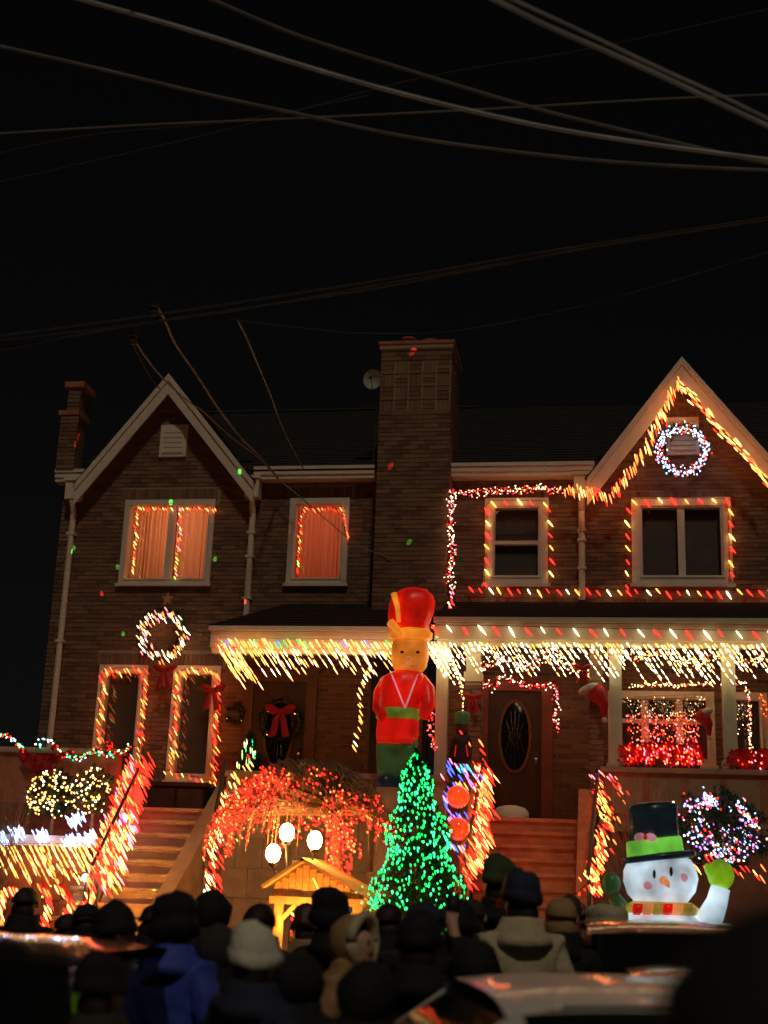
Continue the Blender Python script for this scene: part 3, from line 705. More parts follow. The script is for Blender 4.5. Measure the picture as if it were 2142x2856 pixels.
# nets of glowing bulbs stand in for strings reflected in the porch window
def net(label, quad, n, cols, L=.03, r=.009, Y=-.16):
    t_ = thing('reflected_lights', label, 'reflected lights', at(*quad[0], Y)); c = MB(); b = MB()
    q = [at(a, b_, Y) for a, b_ in quad]
    for i in range(9):
        f = i/8; c.tube([q[0].lerp(q[1], f), q[3].lerp(q[2], f)], .003, 'iron', 3, caps=False); c.tube([q[0].lerp(q[3], f), q[1].lerp(q[2], f)], .003, 'iron', 3, caps=False)
    for i in range(n):
        u, v = R.random(), R.random(); p = q[0].lerp(q[1], u).lerp(q[3].lerp(q[2], u), v)
        b.bulb(p+Vector((0, R.uniform(-.1, .02), 0)), (.4, -.3, -.9), L*R.uniform(.7, 1.2), r*R.uniform(.6, 1.2), R.choice(cols))
    c.build('cord', t_); o = b.build('bulb', t_); o['kind'] = 'stuff'; return t_
net('net of white bulbs imitating reflections in the upper part of the porch window', [(1745, 1945), (1965, 1935), (1965, 2010), (1770, 2010)], 80, ['l_warm', 'l_white', 'l_gold'], .022, .006)
net('net of red bulbs for red lights and their reflections in the lower porch window', [(1745, 1990), (1945, 1990), (1950, 2085), (1755, 2085)], 240, ['l_red', 'l_red', 'l_orange', 'l_pink'], .03, .011)
net('small net of white bulbs imitating reflections left of the far right window string', [(2020, 1965), (2070, 1965), (2075, 2050), (2040, 2050)], 34, ['l_warm', 'l_white'], .022, .006)

# left house
string('small red and gold lights along the top and left of the curtained double window', P(-.10, (368, 1588), (375, 1500), (380, 1415), (480, 1415)), .055, RG+['l_lime'], .09, .009, indiv=True, scat=.012)
string('small red and gold lights on the mullion and right top of the double window', P(-.10, (600, 1418), (500, 1415), (498, 1500), (484, 1608)), .048, RG+['l_lime', 'l_pink'], .09, .009, scat=.012)
string('small red lights along the curtained single window', P(-.10, (965, 1500), (955, 1418), (850, 1415), (838, 1430), (832, 1520), (826, 1590)), .055, ['l_red', 'l_red', 'l_orange', 'l_lime'], .085, .009, scat=.012)
def framewrap(label, q, sp=.045):
    return string(label, q, sp, ['l_red', 'l_red', 'l_red', 'l_red', 'l_orange', 'l_gold', 'l_orange', 'l_warm', 'l_gold'], .15, .0085, (.58, -.1, -.80), .03)
framewrap('red and gold lights wrapped round the first lower window of the left house', P(-.16, (270, 2085), (278, 1960), (287, 1868), (345, 1862), (400, 1866), (397, 1960), (388, 2085)))
framewrap('red and gold lights wrapped round the second lower window of the left house', P(-.16, (475, 2128), (483, 2000), (494, 1870), (550, 1866), (606, 1872), (600, 2000), (588, 2165)))
string('few scattered lights along the sill of the second lower window', P(-.16, (455, 2145), (530, 2165), (600, 2180)), .11, ['l_red', 'l_gold', 'l_lime'], .10, .010)
icicles('warm white icicle lights with coloured tips hanging from the left porch roof', at(600, 1778, -2.02), at(1100, 1785, -2.02), 60, (.2, .35, .6, .4), .17, ['l_warm', 'l_warm', 'l_gold', 'l_white'], ['l_red', 'l_warm', 'l_gold', 'l_warm', 'l_gold', 'l_blue', 'l_orange', 'l_green', 'l_gold', 'l_warm'], .16, .0095, (.58, -.05, -.81))
icicles('longer bunch of warm icicle lights at the left end of the left porch roof', at(598, 1790, -2.05), at(660, 1800, -2.05), 14, (.5, .6), .13, ['l_warm', 'l_gold'], ['l_red', 'l_warm'], .15, .0095, (.58, -.05, -.81))
string('white lights trailing down beside the left door right of the wall lamp', P(-1.9, (1035, 1850), (1010, 1890), (998, 1920), (1000, 1990), (992, 2040), (980, 2080)), .065, ['l_warm', 'l_gold', 'l_white'], .12, .011)

# green and red dots thrown by a laser projector standing in the yard
lp = thing('laser_projector', 'small black garden laser projector on a stake casting green dots on the left house', 'projector', (-3.3, -5.9, 1.0))
b = MB(); b.box(-3.36, -3.24, -6.0, -5.8, 1.12, 1.26, 'black'); b.build('housing', lp); b = MB(); b.tube([(-3.3, -5.9, .95), (-3.3, -5.9, 1.12)], .015, 'iron', 5); b.build('stake', lp)
ll = bpy.data.lights.new('laser', 'SPOT'); ll.energy = 9000; ll.spot_size = math.radians(80); ll.spot_blend = .1; ll.shadow_soft_size = 0; ll.use_nodes = True
lo = bpy.data.objects.new('laser_beam', ll); C.objects.link(lo); lo.parent = lp; lo.matrix_parent_inverse = base_inv(lp); lo.location = (-3.3, -5.78, 1.28)
lo.rotation_euler = Vector((.1, 5.8, 4.6)).to_track_quat('-Z', 'Y').to_euler()
t = ll.node_tree; em = t.nodes['Emission']; tc = t.nodes.new('ShaderNodeTexCoord'); vo = t.nodes.new('ShaderNodeTexVoronoi'); vo.voronoi_dimensions = '2D'; vo.inputs['Scale'].default_value = 9
mr = t.nodes.new('ShaderNodeMath'); mr.operation = 'LESS_THAN'; mr.inputs[1].default_value = .035
t.links.new(tc.outputs['Normal'], vo.inputs['Vector']); t.links.new(vo.outputs['Distance'], mr.inputs[0]); t.links.new(mr.outputs[0], em.inputs['Strength'])
cr = t.nodes.new('ShaderNodeValToRGB'); cr.color_ramp.interpolation = 'CONSTANT'; cr.color_ramp.elements[0].color = (.1, 1, .1, 1); cr.color_ramp.elements[1].position = .76; cr.color_ramp.elements[1].color = (1, .05, .05, 1)
sp_ = t.nodes.new('ShaderNodeSeparateColor'); t.links.new(vo.outputs['Color'], sp_.inputs[0]); t.links.new(sp_.outputs[0], cr.inputs[0]); t.links.new(cr.outputs[0], em.inputs['Color'])

# ------------------------------------------------------------------ wreaths and bows
def bow(parent, p, s, m='ribbon', name='bow', tails=True):
    b = MB(); p = Vector(p)
    for sx in (-1, 1):
        b.ball(p+Vector((sx*s*.48, -.03, s*.12)), (s*.50, s*.22, s*.27), m, 12, 8, rot=Matrix.Rotation(-sx*.45, 3, 'Y'))
        if tails:
            q = [p+Vector((0, -.01, 0)), p+Vector((sx*s*.22, -.07, -s*.5)), p+Vector((sx*s*.30, -.03, -s*1.0)), p+Vector((sx*s*.42, -.05, -s*1.5))]
            vs = []
            for i, k in enumerate(q): wd = s*(.09, .17, .20, .22)[i]; vs += [k+Vector((-wd, 0, 0)), k+Vector((0, -.03, 0)), k+Vector((wd, 0, .02))]
            f_ = [(3*i+j, 3*i+j+1, 3*i+j+4, 3*i+j+3) for i in range(3) for j in range(2)]
            b.add(vs, f_, m); b.add([v+Vector((0, .012, 0)) for v in vs], [g_[::-1] for g_ in f_], m)
    b.ball(p+Vector((0, -.05, 0)), (s*.16, s*.12, s*.18), m, 8, 6)
    o = b.build(name, parent, True); return o
def wreath(label, c, rad, thick, nb, cols, L=.03, r=.011, lean=LEAN, bowp=None, ny=2200, fol='pine', dens=1):
    t_ = thing('wreath', label, 'wreath', c); c = Vector(c); g_ = MB()
    pts = [c+Vector((math.cos(2*math.pi*i/28)*rad, 0, math.sin(2*math.pi*i/28)*rad)) for i in range(29)]
    g_.tube(pts, thick*.35, 'twig', 6, caps=False)
    for i in range(ny//6):
        a = R.uniform(0, 2*math.pi); q = c+Vector((math.cos(a)*rad, 0, math.sin(a)*rad))+Vector((R.gauss(0, thick*.4), -abs(R.gauss(0, thick*.3)), R.gauss(0, thick*.4))); g_.needles(q, .06, 6, fol, .007)
    o = g_.build('foliage', t_); o['kind'] = 'stuff'
    b = MB()
    for i in range(nb):
        a = 2*math.pi*(i+R.uniform(-.3, .3))/nb; rr_ = rad+R.gauss(0, thick*.45)
        b.bulb(c+Vector((math.cos(a)*rr_, -thick*.5-R.uniform(0, .04), math.sin(a)*rr_)), Vector(lean)+Vector((R.uniform(-.15, .15), 0, R.uniform(-.15, .15))), L*R.uniform(.8, 1.2), r*R.uniform(.7, 1.15), R.choice(cols))
    o = b.build('bulb', t_); o['kind'] = 'stuff'
    if bowp: bow(t_, bowp[0], bowp[1])
    return t_
c = at(452, 1768, -.15)
t_ = wreath('big wreath with warm white lights between the lower windows and upper double window', c, .36, .11, 84, ['l_white', 'l_white', 'l_warm', 'l_orange', 'l_pink'], .12, .0095, ny=3800, bowp=(at(462, 1868, -.22), .22))
b = MB()
for k in range(10):
    a0 = math.pi*k/5; pass
star = []
for k in range(10):
    rr_ = .11 if k % 2 == 0 else .045; a0 = math.pi/2+math.pi*k/5; q = at(470, 1672, -.2); star.append((q.x+rr_*math.cos(a0), q.z+rr_*math.sin(a0)))
b.prism(star, -.26, -.22, 'wood_pale'); b.build('star', t_)
wreath('wreath of white and red lights over the louvred vent in the right gable', at(1902, 1256, -.2), .37, .10, 260, ['l_cool', 'l_cool', 'l_cool', 'l_pink', 'l_red', 'l_white'], .034, .014, (.2, -.3, -.9), ny=3600)
t_ = wreath('unlit green wreath with a large red bow on the left house door', at(783, 2010, -.08), .30, .08, 3, ['l_warm'], .03, .006, ny=2600)
bow(t_, at(783, 1985, -.2), .27)
bow(None, at(595, 1925, -.25), .22).name = 'ribbon_bow'; tag(bpy.data.objects['ribbon_bow'], 'red bow with pale tail beside the top right of the second lower window', 'bow')
# draped bows of the right porch
def post_bow(label, p, s, furx):
    t_ = thing('santa_hat', label, 'hat', p); p = Vector(p); b = MB()
    b.tube([p+Vector((0, 0, 0)), p+Vector((.06*s, -.03, -.10*s)), p+Vector((.18*s, -.05, -.32*s)), p+Vector((.20*s, -.04, -.62*s))], [.20*s, .21*s, .13*s, .05*s], 'ribbon', 10); b.build('cone', t_, True)
    b = MB(); b.ball(p+Vector((furx*s, -.02, .02*s)), (.26*s, .2*s, .11*s), 'fur', 12, 8, rot=Matrix.Rotation(-.4, 3, 'Y')); b.build('fur_brim', t_, True)
    b = MB(); b.ball(p+Vector((.20*s, -.05, -.68*s)), .07*s, 'fur', 8, 6); b.build('pompom', t_, True)
post_bow('red santa hat with pale fur hung on the brick pier right of the dark door', at(1660, 1925, -2.02), .62, -.14)
post_bow('red santa hat with pale fur at the column left of the far right window', at(1955, 1990, -2.02), .5, .1)
bow(None, at(1320, 1945, -2.05), .15).name = 'ribbon_bow_b'
o = bpy.data.objects['ribbon_bow_b']; o.name = 'ribbon_bow'; tag(o, 'dark red bow on the second porch column left of the dark door', 'bow')
# cord of candy coloured ribbons on the porch eave
bow(None, at(1625, 1865, -2.1), .14).name = 'ribbon_bow_c'
o = bpy.data.objects['ribbon_bow_c']; o.name = 'ribbon_bow'; tag(o, 'red bow under the porch eave between dark door and porch window', 'bow')

def flowerbox(label, x0, x1, py, Y, lights):
    a = at(x0, py, Y); b_ = at(x1, py, Y); t_ = thing('flower_box', label, 'flower box', a)
    b = MB(); b.box(a.x, b_.x, Y-.1, Y+.1, a.z-.17, a.z-.04, 'wood_dark'); b.build('box', t_)
    b = MB()
    for i in range(int((b_.x-a.x)*95)):
        c_ = Vector((R.uniform(a.x-.05, b_.x+.05), Y+R.uniform(-.13, .08), a.z+R.uniform(-.1, .14)))
        k0 = R.random()*6
        for j in range(6):
            an = k0+math.pi*j/3; d = Vector((math.cos(an), -.45+R.uniform(-.2, .2), math.sin(an))); u = d.cross(Vector((0, 1, 0))).normalized()*.022
            b.add([c_, c_+d*.04+u, c_+d*.085, c_+d*.04-u], [(0, 1, 2, 3)], 'petal')
    o = b.build('poinsettia', t_); o['kind'] = 'stuff'
    if lights:
        b = MB()
        for i in range(lights): b.bulb((R.uniform(a.x, b_.x), Y-.15-R.uniform(0, .03), a.z+R.uniform(-.1, .15)), (.4, -.2, -.9), .035, .012, R.choice(['l_red', 'l_red', 'l_pink', 'l_orange']))
        o = b.build('bulb', t_); o['kind'] = 'stuff'
flowerbox('box of red poinsettias full of red lights on the parapet under the porch window', 1742, 1950, 2108, -1.9, 130)
flowerbox('box of red poinsettias on the parapet at the far right edge', 2035, 2160, 2125, -1.9, 14)

# garland and swag on the left parapet
cluster('garland of green, white and red lights swagged along the left parapet', P(-2.35, (0, 2050), (22, 2052), (52, 2075), (70, 2098)), 36, .035, ['l_mint', 'l_cool', 'l_red', 'l_green', 'l_white'], .03, .013, gw=.07)
cluster('garland of green, white and red lights from the downpipe to the lit stair rail', P(-2.35, (105, 2080), (125, 2060), (155, 2075), (180, 2110), (225, 2118), (262, 2092), (300, 2100), (345, 2098), (375, 2080)), 95, .05, ['l_mint', 'l_cool', 'l_red', 'l_green', 'l_white', 'l_red'], .03, .013, gw=.07)
sw = thing('red_swag', 'deep red fabric swag hanging on the left parapet below the coloured garland', 'swag', at(120, 2120, -2.36)); b = MB(); n = 26; vs = []
for i in range(n+1):
    f = i/n
    top = at(58+ (205-58)*f, 2092+14*math.sin(f*math.pi), -2.38); hh = .30*math.sin(min(1, f*1.15+.06)*math.pi)**.7 if f < .93 else .06
    for j in range(6): vs.append(top+Vector((.03*math.sin(j*2+i), -.03-.03*math.sin(i*1.5+j*.6), -hh*j/5)))
b.add(vs, [(i*6+j, i*6+6+j, i*6+7+j, i*6+1+j) for i in range(n) for j in range(5)], 'ribbon'); b.build('cloth', sw, True)
b = MB(); q = at(150, 2085, -2.4); b.ball(q, (.05, .04, .05), 'ribbon', 8, 6); b.build('knot', sw, True)
def puff(label, p, s):
    t_ = thing('tinsel_ball', label, 'ornament', p); b = MB(); b.needles(p, s, 160, 'ribbon', .012); b.ball(p, s*.45, 'ribbon', 8, 6); b.build('tinsel', t_)
    b = MB()
    for i in range(16): b.bulb(Vector(p)+Vector((R.gauss(0, s*.4), -s*.5, R.gauss(0, s*.4))), (.3, -.3, -.8), .02, .007, 'l_red')
    o = b.build('bulb', t_); o['kind'] = 'stuff'
puff('red tinsel ball on the garland below the first lower window', at(305, 2082, -2.45), .09)

# ------------------------------------------------------------------ shrubs and trees
def shrub(label, c, rx, rz, n, fol, nb, cols, L=.03, r=.011, name='lit_shrub', ry=None, strokes=None):
    t_ = thing(name, label, 'shrub', (c[0], c[1], .95)); c = Vector(c); ry = ry or rx*.7; f = MB(); b = MB(); k = MB()
    k.tube([(c.x, c.y, .93), (c.x+.02, c.y, c.z)], .04, 'twig', 6, .02)
    for i in range(10): a = R.uniform(0, 6.28); k.tube([(c.x, c.y, c.z-rz*.6), (c.x+math.cos(a)*rx*.7, c.y+math.sin(a)*ry*.7, c.z+R.uniform(-.3, .8)*rz)], .012, 'twig', 4, .005)
    k.build('stem', t_)
    for i in range(n):
        while 1:
            q = Vector((R.uniform(-1, 1), R.uniform(-1, 1), R.uniform(-1, 1)))
            if .3 < q.length < 1: break
        q *= 1+.18*math.sin(q.x*7+q.z*9)
        p = c+Vector((q.x*rx, q.y*ry, q.z*rz)); f.needles(p, .09, 6, fol, .010)
    o = f.build('foliage', t_); o['kind'] = 'stuff'
    for i in range(nb):
        a = R.uniform(0, 6.28); s_ = R.uniform(0, 1)**.6; q = Vector((math.cos(a)*s_*rx, -ry*math.sqrt(max(0, 1-s_*s_))*1.02-.03, math.sin(a)*s_*rz))
        if strokes:
            s0, s1, wd = R.choice(strokes); u = R.random(); p = Vector(s0).lerp(Vector(s1), u)+Vector((R.gauss(0, wd), R.uniform(-.05, .03), R.gauss(0, wd)))
        else: p = c+q
        b.bulb(p, (R.uniform(-.2, .7), -.4, R.uniform(-1, -.3)), L*R.uniform(.6, 1.3), r*R.uniform(.6, 1.25), R.choice(cols))
    o = b.build('bulb', t_); o['kind'] = 'stuff'
shrub('dense shrub full of warm white lights below the red swag at left', at(150, 2215, -3.0), .36, .34, 420, 'pine', 120, ['l_warm', 'l_white', 'l_gold'], .035, .015)
shrub('second shrub with warm white and gold lights next to the lit stair rail', at(262, 2205, -3.0), .33, .32, 420, 'pine_pale', 85, ['l_warm', 'l_gold', 'l_white'], .035, .014)
S_ = [(at(1915, 2235, -4.6), at(1990, 2335, -4.6), .07), (at(1925, 2320, -4.6), at(1985, 2380, -4.6), .08), (at(1995, 2330, -4.6), at(2100, 2345, -4.6), .07), (at(2050, 2240, -4.6), at(2110, 2310, -4.6), .06), (at(2000, 2370, -4.6), at(2050, 2395, -4.6), .06), (at(1955, 2225, -4.6), at(1995, 2240, -4.6), .04)]
shrub('shrub with swirls of cool white and pink lights right of the snowman hat', at(2010, 2315, -4.45), .52, .46, 800, 'pine', 330, ['l_cool', 'l_cool', 'l_cool', 'l_white', 'l_pink', 'l_violet', 'l_red'], .035, .013, strokes=S_)
def bare_shrub(label, base, h, spread, n, col='twig'):
    t_ = thing('bare_shrub', label, 'shrub', base); b = MB(); base = Vector(base)
    for i in range(n):
        a = R.uniform(0, 6.28); sp2 = R.uniform(.2, 1)*spread; e = base+Vector((math.cos(a)*sp2, math.sin(a)*sp2*.6, h*R.uniform(.6, 1.05))); mid = base.lerp(e, .5)+Vector((0, 0, h*.12))
        b.tube([base+Vector((R.gauss(0, .04), 0, 0)), mid, e], .008, col, 3, .002, caps=False)
        for j in range(3): q = base.lerp(e, R.uniform(.4, .9)); b.tube([q, q+Vector((R.gauss(0, .1), R.gauss(0, .1), R.uniform(.05, .25)))], .004, col, 3, .001, caps=False)
    o = b.build('branches', t_)
q = at(1790, 2330, -3.0); bare_shrub('bare twiggy shrub behind the snowman hat under the porch parapet', (q.x, q.y, .95), at(1790, 2170, -3).z-.95, .85, 150)
q = at(150, 2200, -2.9); bare_shrub('bare twiggy shrub at the far left below the parapet', (at(45, 2300, -3.1).x, -3.6, .95), 2.3, .5, 90)
q = at(1250, 2200, -5); bare_shrub('bare shrub behind the green lit tree', (at(1215, 2300, -3.2).x, -3.2, .95), 2.2, .5, 120)

# weeping tree with red lights
wt = thing('weeping_tree', 'bare weeping tree with a domed crown and red lights along its left side and trunk', 'tree', (at(930, 2400, -4.6).x, -4.6, .95))
tb = at(945, 2400, -4.6); TX = tb.x
b = MB(); b.tube([(TX+.03, -4.6, .93), (TX, -4.62, 1.6), (TX-.03, -4.6, 2.3), (TX-.08, -4.6, 2.95)], .11, 'twig', 8, .07); b.build('trunk', wt, True)
cxp = at(855, 2110, -4.6); apex = Vector((cxp.x, -4.6, cxp.z)); top = Vector((TX-.08, -4.6, 2.9))
b = MB(); tips = []
Lx = apex.x-at(600, 2300, -4.6).x; Rx = at(1110, 2240, -4.6).x-apex.x
for i in range(860):
    a = R.uniform(0, 2*math.pi); fr = R.uniform(.25, 1); ex = math.cos(a)*fr; ey = math.sin(a)*fr*.75
    rx_ = Lx if ex < 0 else Rx
    hz = apex.z-.02-(fr**2.2)*.72+R.uniform(-.07, .03)
    k_ = Vector((apex.x+ex*rx_, -4.6+ey*1.0, hz)); drop = R.uniform(.2, .6)*(.4+.6*fr)*(1 if abs(apex.x+ex*rx_-TX) > .35 or ey > .2 else .2)
    e = k_+Vector((ex*.12, ey*.1, -drop)); md = top.lerp(k_, .6)+Vector((0, 0, .14*(1-fr)))
    b.tube([top+Vector((R.gauss(0, .03), R.gauss(0, .03), R.gauss(0, .05))), md, k_, k_.lerp(e, .5)+Vector((ex*.05, 0, 0)), e], [.016, .012, .009, .007, .003], 'twig', 3, caps=False); tips.append((k_, e, ex, ey, fr))
b.build('crown', wt)
b = MB()
for k_, e, ex, ey, fr in tips:
    if ey < .35:
        n = 0
        if ex < .35 and fr > .45: n = int(8*min(1, max(.12, -ex+.15)*1.8))
        elif ex > .35 and fr > .75: n = 2
        for j in range(n):
            p = k_.lerp(e, R.random()*.9); b.bulb(p+Vector((R.gauss(0, .02), -.03, R.gauss(0, .03))), (.3, -.3, -.9), .032, .011, R.choice(['l_red', 'l_red', 'l_red', 'l_red', 'l_red', 'l_orange']))
for i in range(520):
    z = R.uniform(1.4, 3.0); a = R.uniform(math.pi, 2*math.pi); wd = .16 if z < 2.75 else .2
    b.bulb((TX+math.cos(a)*wd, -4.62+math.sin(a)*wd, z), (.3, -.3, -.9), .034, .012, R.choice(['l_red', 'l_red', 'l_red', 'l_red', 'l_red', 'l_orange']))
for i in range(130):
    u = R.uniform(-1, 1); b.bulb((TX-.1+u*.52, -5.45+R.uniform(-.1, .1), 2.72-.35*abs(u)**1.5+R.gauss(0, .06)), (.3, -.3, -.9), .034, .012, R.choice(['l_red', 'l_red', 'l_orange']))
o = b.build('bulb', wt); o['kind'] = 'stuff'
string('gold and red light string over the top left of the weeping tree crown', P((-4.9, -4.7), (690, 2110), (650, 2170), (615, 2270), (580, 2390), (590, 2460)), .05, ['l_gold', 'l_warm', 'l_red', 'l_warm'], .12, .011, scat=.05)
# green lit tree
def fir(label, px, pt, pb, Y, rpx, nb, cols, L=.045, r=.014, name='fir_tree', lean=.0, base=.95):
    a = at(px, pt, Y); c = at(px+lean, pb, Y); t_ = thing(name, label, 'tree', (c.x, Y, base)); f = MB(); b = MB()
    H = a.z-base; Rm = rpx/(3700/(Y+20.92+.8))
    k = MB(); k.tube([(c.x, Y, base-.02), (a.x, Y, a.z-.05)], .05, 'twig', 6, .01); k.build('trunk', t_)
    nb_ = int(900*max(.3, H/2.6)); brs = []
    for i in range(nb_):
        u = R.random()**.75; rad = Rm*(u**.62)*(1+.16*math.sin(u*26))*R.uniform(.8, 1.06); an = R.uniform(0, 6.283); z = a.z-H*u
        ax = Vector((a.x+(c.x-a.x)*u, Y, z+.06)); e = ax+Vector((math.cos(an)*rad, math.sin(an)*rad, -.05-.25*rad)); brs.append((ax, e, u))
        for j in range(6): f.needles(ax.lerp(e, .35+.65*j/5), .085, 4, 'pine', .008, tuple((e-ax)*2))
        if i % 4 == 0: f.tube([ax, e], .006, 'twig', 3, .002, caps=False)
    o = f.build('foliage', t_); o['kind'] = 'stuff'
    for i in range(nb):
        u = R.random()**.75; rad = Rm*u**.62*(1+.16*math.sin(u*26))*R.uniform(.85, 1.1); an = R.uniform(math.pi*.95, 2.05*math.pi)
        b.bulb((a.x+(c.x-a.x)*u+math.cos(an)*rad, Y+math.sin(an)*rad-.03, a.z-H*u-.2*rad), (.12, -.2, -.95), L*R.uniform(.6, 1.2), r*R.uniform(.55, 1.2), R.choice(cols))
    o = b.build('bulb', t_); o['kind'] = 'stuff'
fir('cone shaped evergreen covered in green lights in the middle of the yard', 1160, 2098, 2600, -5.4, 152, 1000, ['l_green', 'l_green', 'l_mint', 'l_mint', 'l_green'], lean=25)
fir('small evergreen with pale green and white lights in front of the left door', 697, 2048, 2250, -1.9, 58, 46, ['l_mint', 'l_white', 'l_lime'], .11, .009, base=3.0)
string('loose green light string spilling from the green tree toward the stable', P(-6.3, (1010, 2490), (1035, 2515), (1058, 2545)), .012, ['l_green', 'l_mint'], .03, .011, scat=.05)
string('short red light string in front of the stable at right', P(-6.3, (1050, 2555), (1066, 2570)), .014, ['l_red'], .04, .010, scat=.02)
string('gold and red bulbs on the ground inside the stable', P(-5.9, (822, 2545), (850, 2590)), .014, ['l_gold', 'l_red', 'l_green', 'l_red', 'l_warm'], .045, .012, scat=.05)

# ------------------------------------------------------------------ toy soldier balloon figure
ts = thing('inflatable_toy_soldier', 'tall glowing inflatable toy soldier with red hat, yellow face, red coat and green trousers', 'inflatable', at(1128, 2150, -2.75))
TY = -2.75
def lat(name, prof, m, parent, Y=TY, sy=.8, n=36, lean=0):
    """prof: (px centre, py, half width px)"""
    b = MB(); vs = []
    for px, py, hw in prof:
        c_ = at(px, py, Y); r_ = hw/(3700/(Y+20.92))
        for j in range(n):
            a = 2*math.pi*j/n; k_ = .955+.06*abs(math.sin(3*a+.4)) if r_ > .06 else 1; vs.append((c_.x+math.cos(a)*r_*k_, Y+math.sin(a)*r_*sy*k_, c_.z+lean*math.cos(a)*r_))
    k = len(prof); b.add(vs, [(i*n+j, i*n+(j+1) % n, (i+1)*n+(j+1) % n, (i+1)*n+j) for i in range(k-1) for j in range(n)]+[tuple(range(n))[::-1], tuple(range((k-1)*n, k*n))], m)
    return b.build(name, parent, True)
lat('hat', [(1138, 1772, 50), (1140, 1745, 58), (1146, 1710, 66), (1150, 1680, 66), (1152, 1662, 58), (1152, 1648, 42), (1150, 1641, 20)], 'infl_red', ts, lean=.05)
lat('hat_brim', [(1145, 1786, 48), (1145, 1780, 62), (1145, 1765, 64), (1145, 1757, 54)], 'infl_gold', ts)
lat('head', [(1140, 1880, 34), (1142, 1862, 48), (1143, 1830, 54), (1144, 1800, 52), (1145, 1778, 46)], 'infl_face', ts)
lat('coat', [(1105, 2075, 55), (1108, 2050, 60), (1110, 2010, 58), (1115, 1965, 60), (1120, 1920, 68), (1128, 1890, 62), (1138, 1872, 38)], 'infl_red', ts)
lat('belt', [(1110, 2008, 60), (1110, 2002, 63), (1112, 1984, 63), (1112, 1978, 60)], 'infl_belt', ts)
for dx in (-28, 28): lat('trouser_leg', [(1108+dx, 2170, 26), (1108+dx, 2150, 29), (1108+dx, 2100, 31), (1108+dx, 2062, 30)], 'infl_green', ts)
for dx in (-28, 28): lat('boot', [(1108+dx, 2200, 30), (1108+dx, 2192, 34), (1108+dx, 2170, 30), (1108+dx, 2164, 26)], 'infl_black', ts, sy=1.2)
def limb(name, q, rs, m, parent, Y=TY, n=14):
    b = MB(); b.tube([at(px, py, Y+dy) for px, py, dy in q], rs, m, n); return b.build(name, parent, True)
limb('arm', [(1080, 1900, 0), (1062, 1935, -.05), (1058, 1975, -.12), (1075, 2005, -.2)], [.10, .11, .10, .07], 'infl_red_deep', ts)
limb('arm', [(1170, 1895, 0), (1192, 1925, -.05), (1196, 1965, -.12), (1180, 2000, -.2)], [.10, .11, .10, .07], 'infl_red_deep', ts)
b = MB()

for sx in (-.11, .11):
    b = MB(); q = at(1143, 1818, TY-.22); b.ball((q.x+sx, q.y+.02, q.z), (.028, .015, .02), 'wood_dark', 10, 6); b.build('eye', ts, True)
for q0_, q1_, wd_ in (((1098, 1655), (1112, 1735), .09), ((1088, 1735), (1120, 1775), .12)):
    b = MB(); b.tube([at(*q0_, TY-.24), at((q0_[0]+q1_[0])/2+4, (q0_[1]+q1_[1])/2, TY-.27), at(*q1_, TY-.24)], wd_*.5, 'infl_gold', 10, wd_*.3); b.build('plume', ts, True)
b = MB(); q = at(1140, 1838, TY-.25); b.ball(q, (.04, .05, .04), 'infl_orange', 10, 6); b.build('nose', ts, True)
b = MB(); q = at(1140, 1856, TY-.23); b.ball(q, (.10, .03, .025), 'infl_orange', 12, 6); b.build('moustache', ts, True)
b = MB()
for s0, s1 in (((1092, 1880), (1130, 1975)), ((1165, 1880), (1130, 1975))): b.bar(at(*s0, TY-.31), at(*s1, TY-.31), .05, .015, 'infl_pink')
b.build('sash', ts)
b = MB(); b.box(at(1060, 2200, TY).x, at(1165, 2200, TY).x, TY-.3, TY+.3, 2.2, at(1108, 2200, TY).z, 'stone'); 
one('soldier_plinth', b, 'stone plinth under the inflatable toy soldier', 'plinth')
b = MB(); b.box(at(1045, 2200, TY).x, at(1180, 2200, TY).x, TY-.36, TY+.36, .95, 2.2, 'stone')
one('stone_block', b, 'lower stone block carrying the toy soldier plinth', 'block')
b = MB(); q = at(1108, 2172, TY)
# dark nutcracker figure at the porch column
dk = thing('soldier_statue', 'dark toy soldier statue with red trim by the first porch column', 'statue', at(1290, 2150, -2.25))
Y2 = -2.25
lat('body', [(1283, 2160, 26), (1283, 2130, 30), (1284, 2100, 32), (1286, 2070, 30), (1288, 2050, 22)], 'black', dk, Y2)
lat('head', [(1288, 2052, 12), (1288, 2042, 18), (1288, 2028, 18), (1289, 2018, 15)], 'wood_dark', dk, Y2)
lat('hat', [(1289, 2022, 20), (1289, 2008, 19), (1290, 1990, 22), (1290, 1985, 14)], 'infl_green', dk, Y2)
b = MB()
for s0, s1 in (((1272, 2078), (1268, 2110)), ((1300, 2078), (1305, 2110)), ((1270, 2130), (1305, 2133))): b.bar(at(*s0, Y2-.19), at(*s1, Y2-.19), .035, .012, 'infl_red')
b.build('trim', dk)
string('few red bulbs between the first porch column and the dark door', P(-2.3, (1278, 2035), (1305, 2052), (1335, 2055), (1335, 2090)), .16, ['l_red', 'l_orange'], .13, .014)
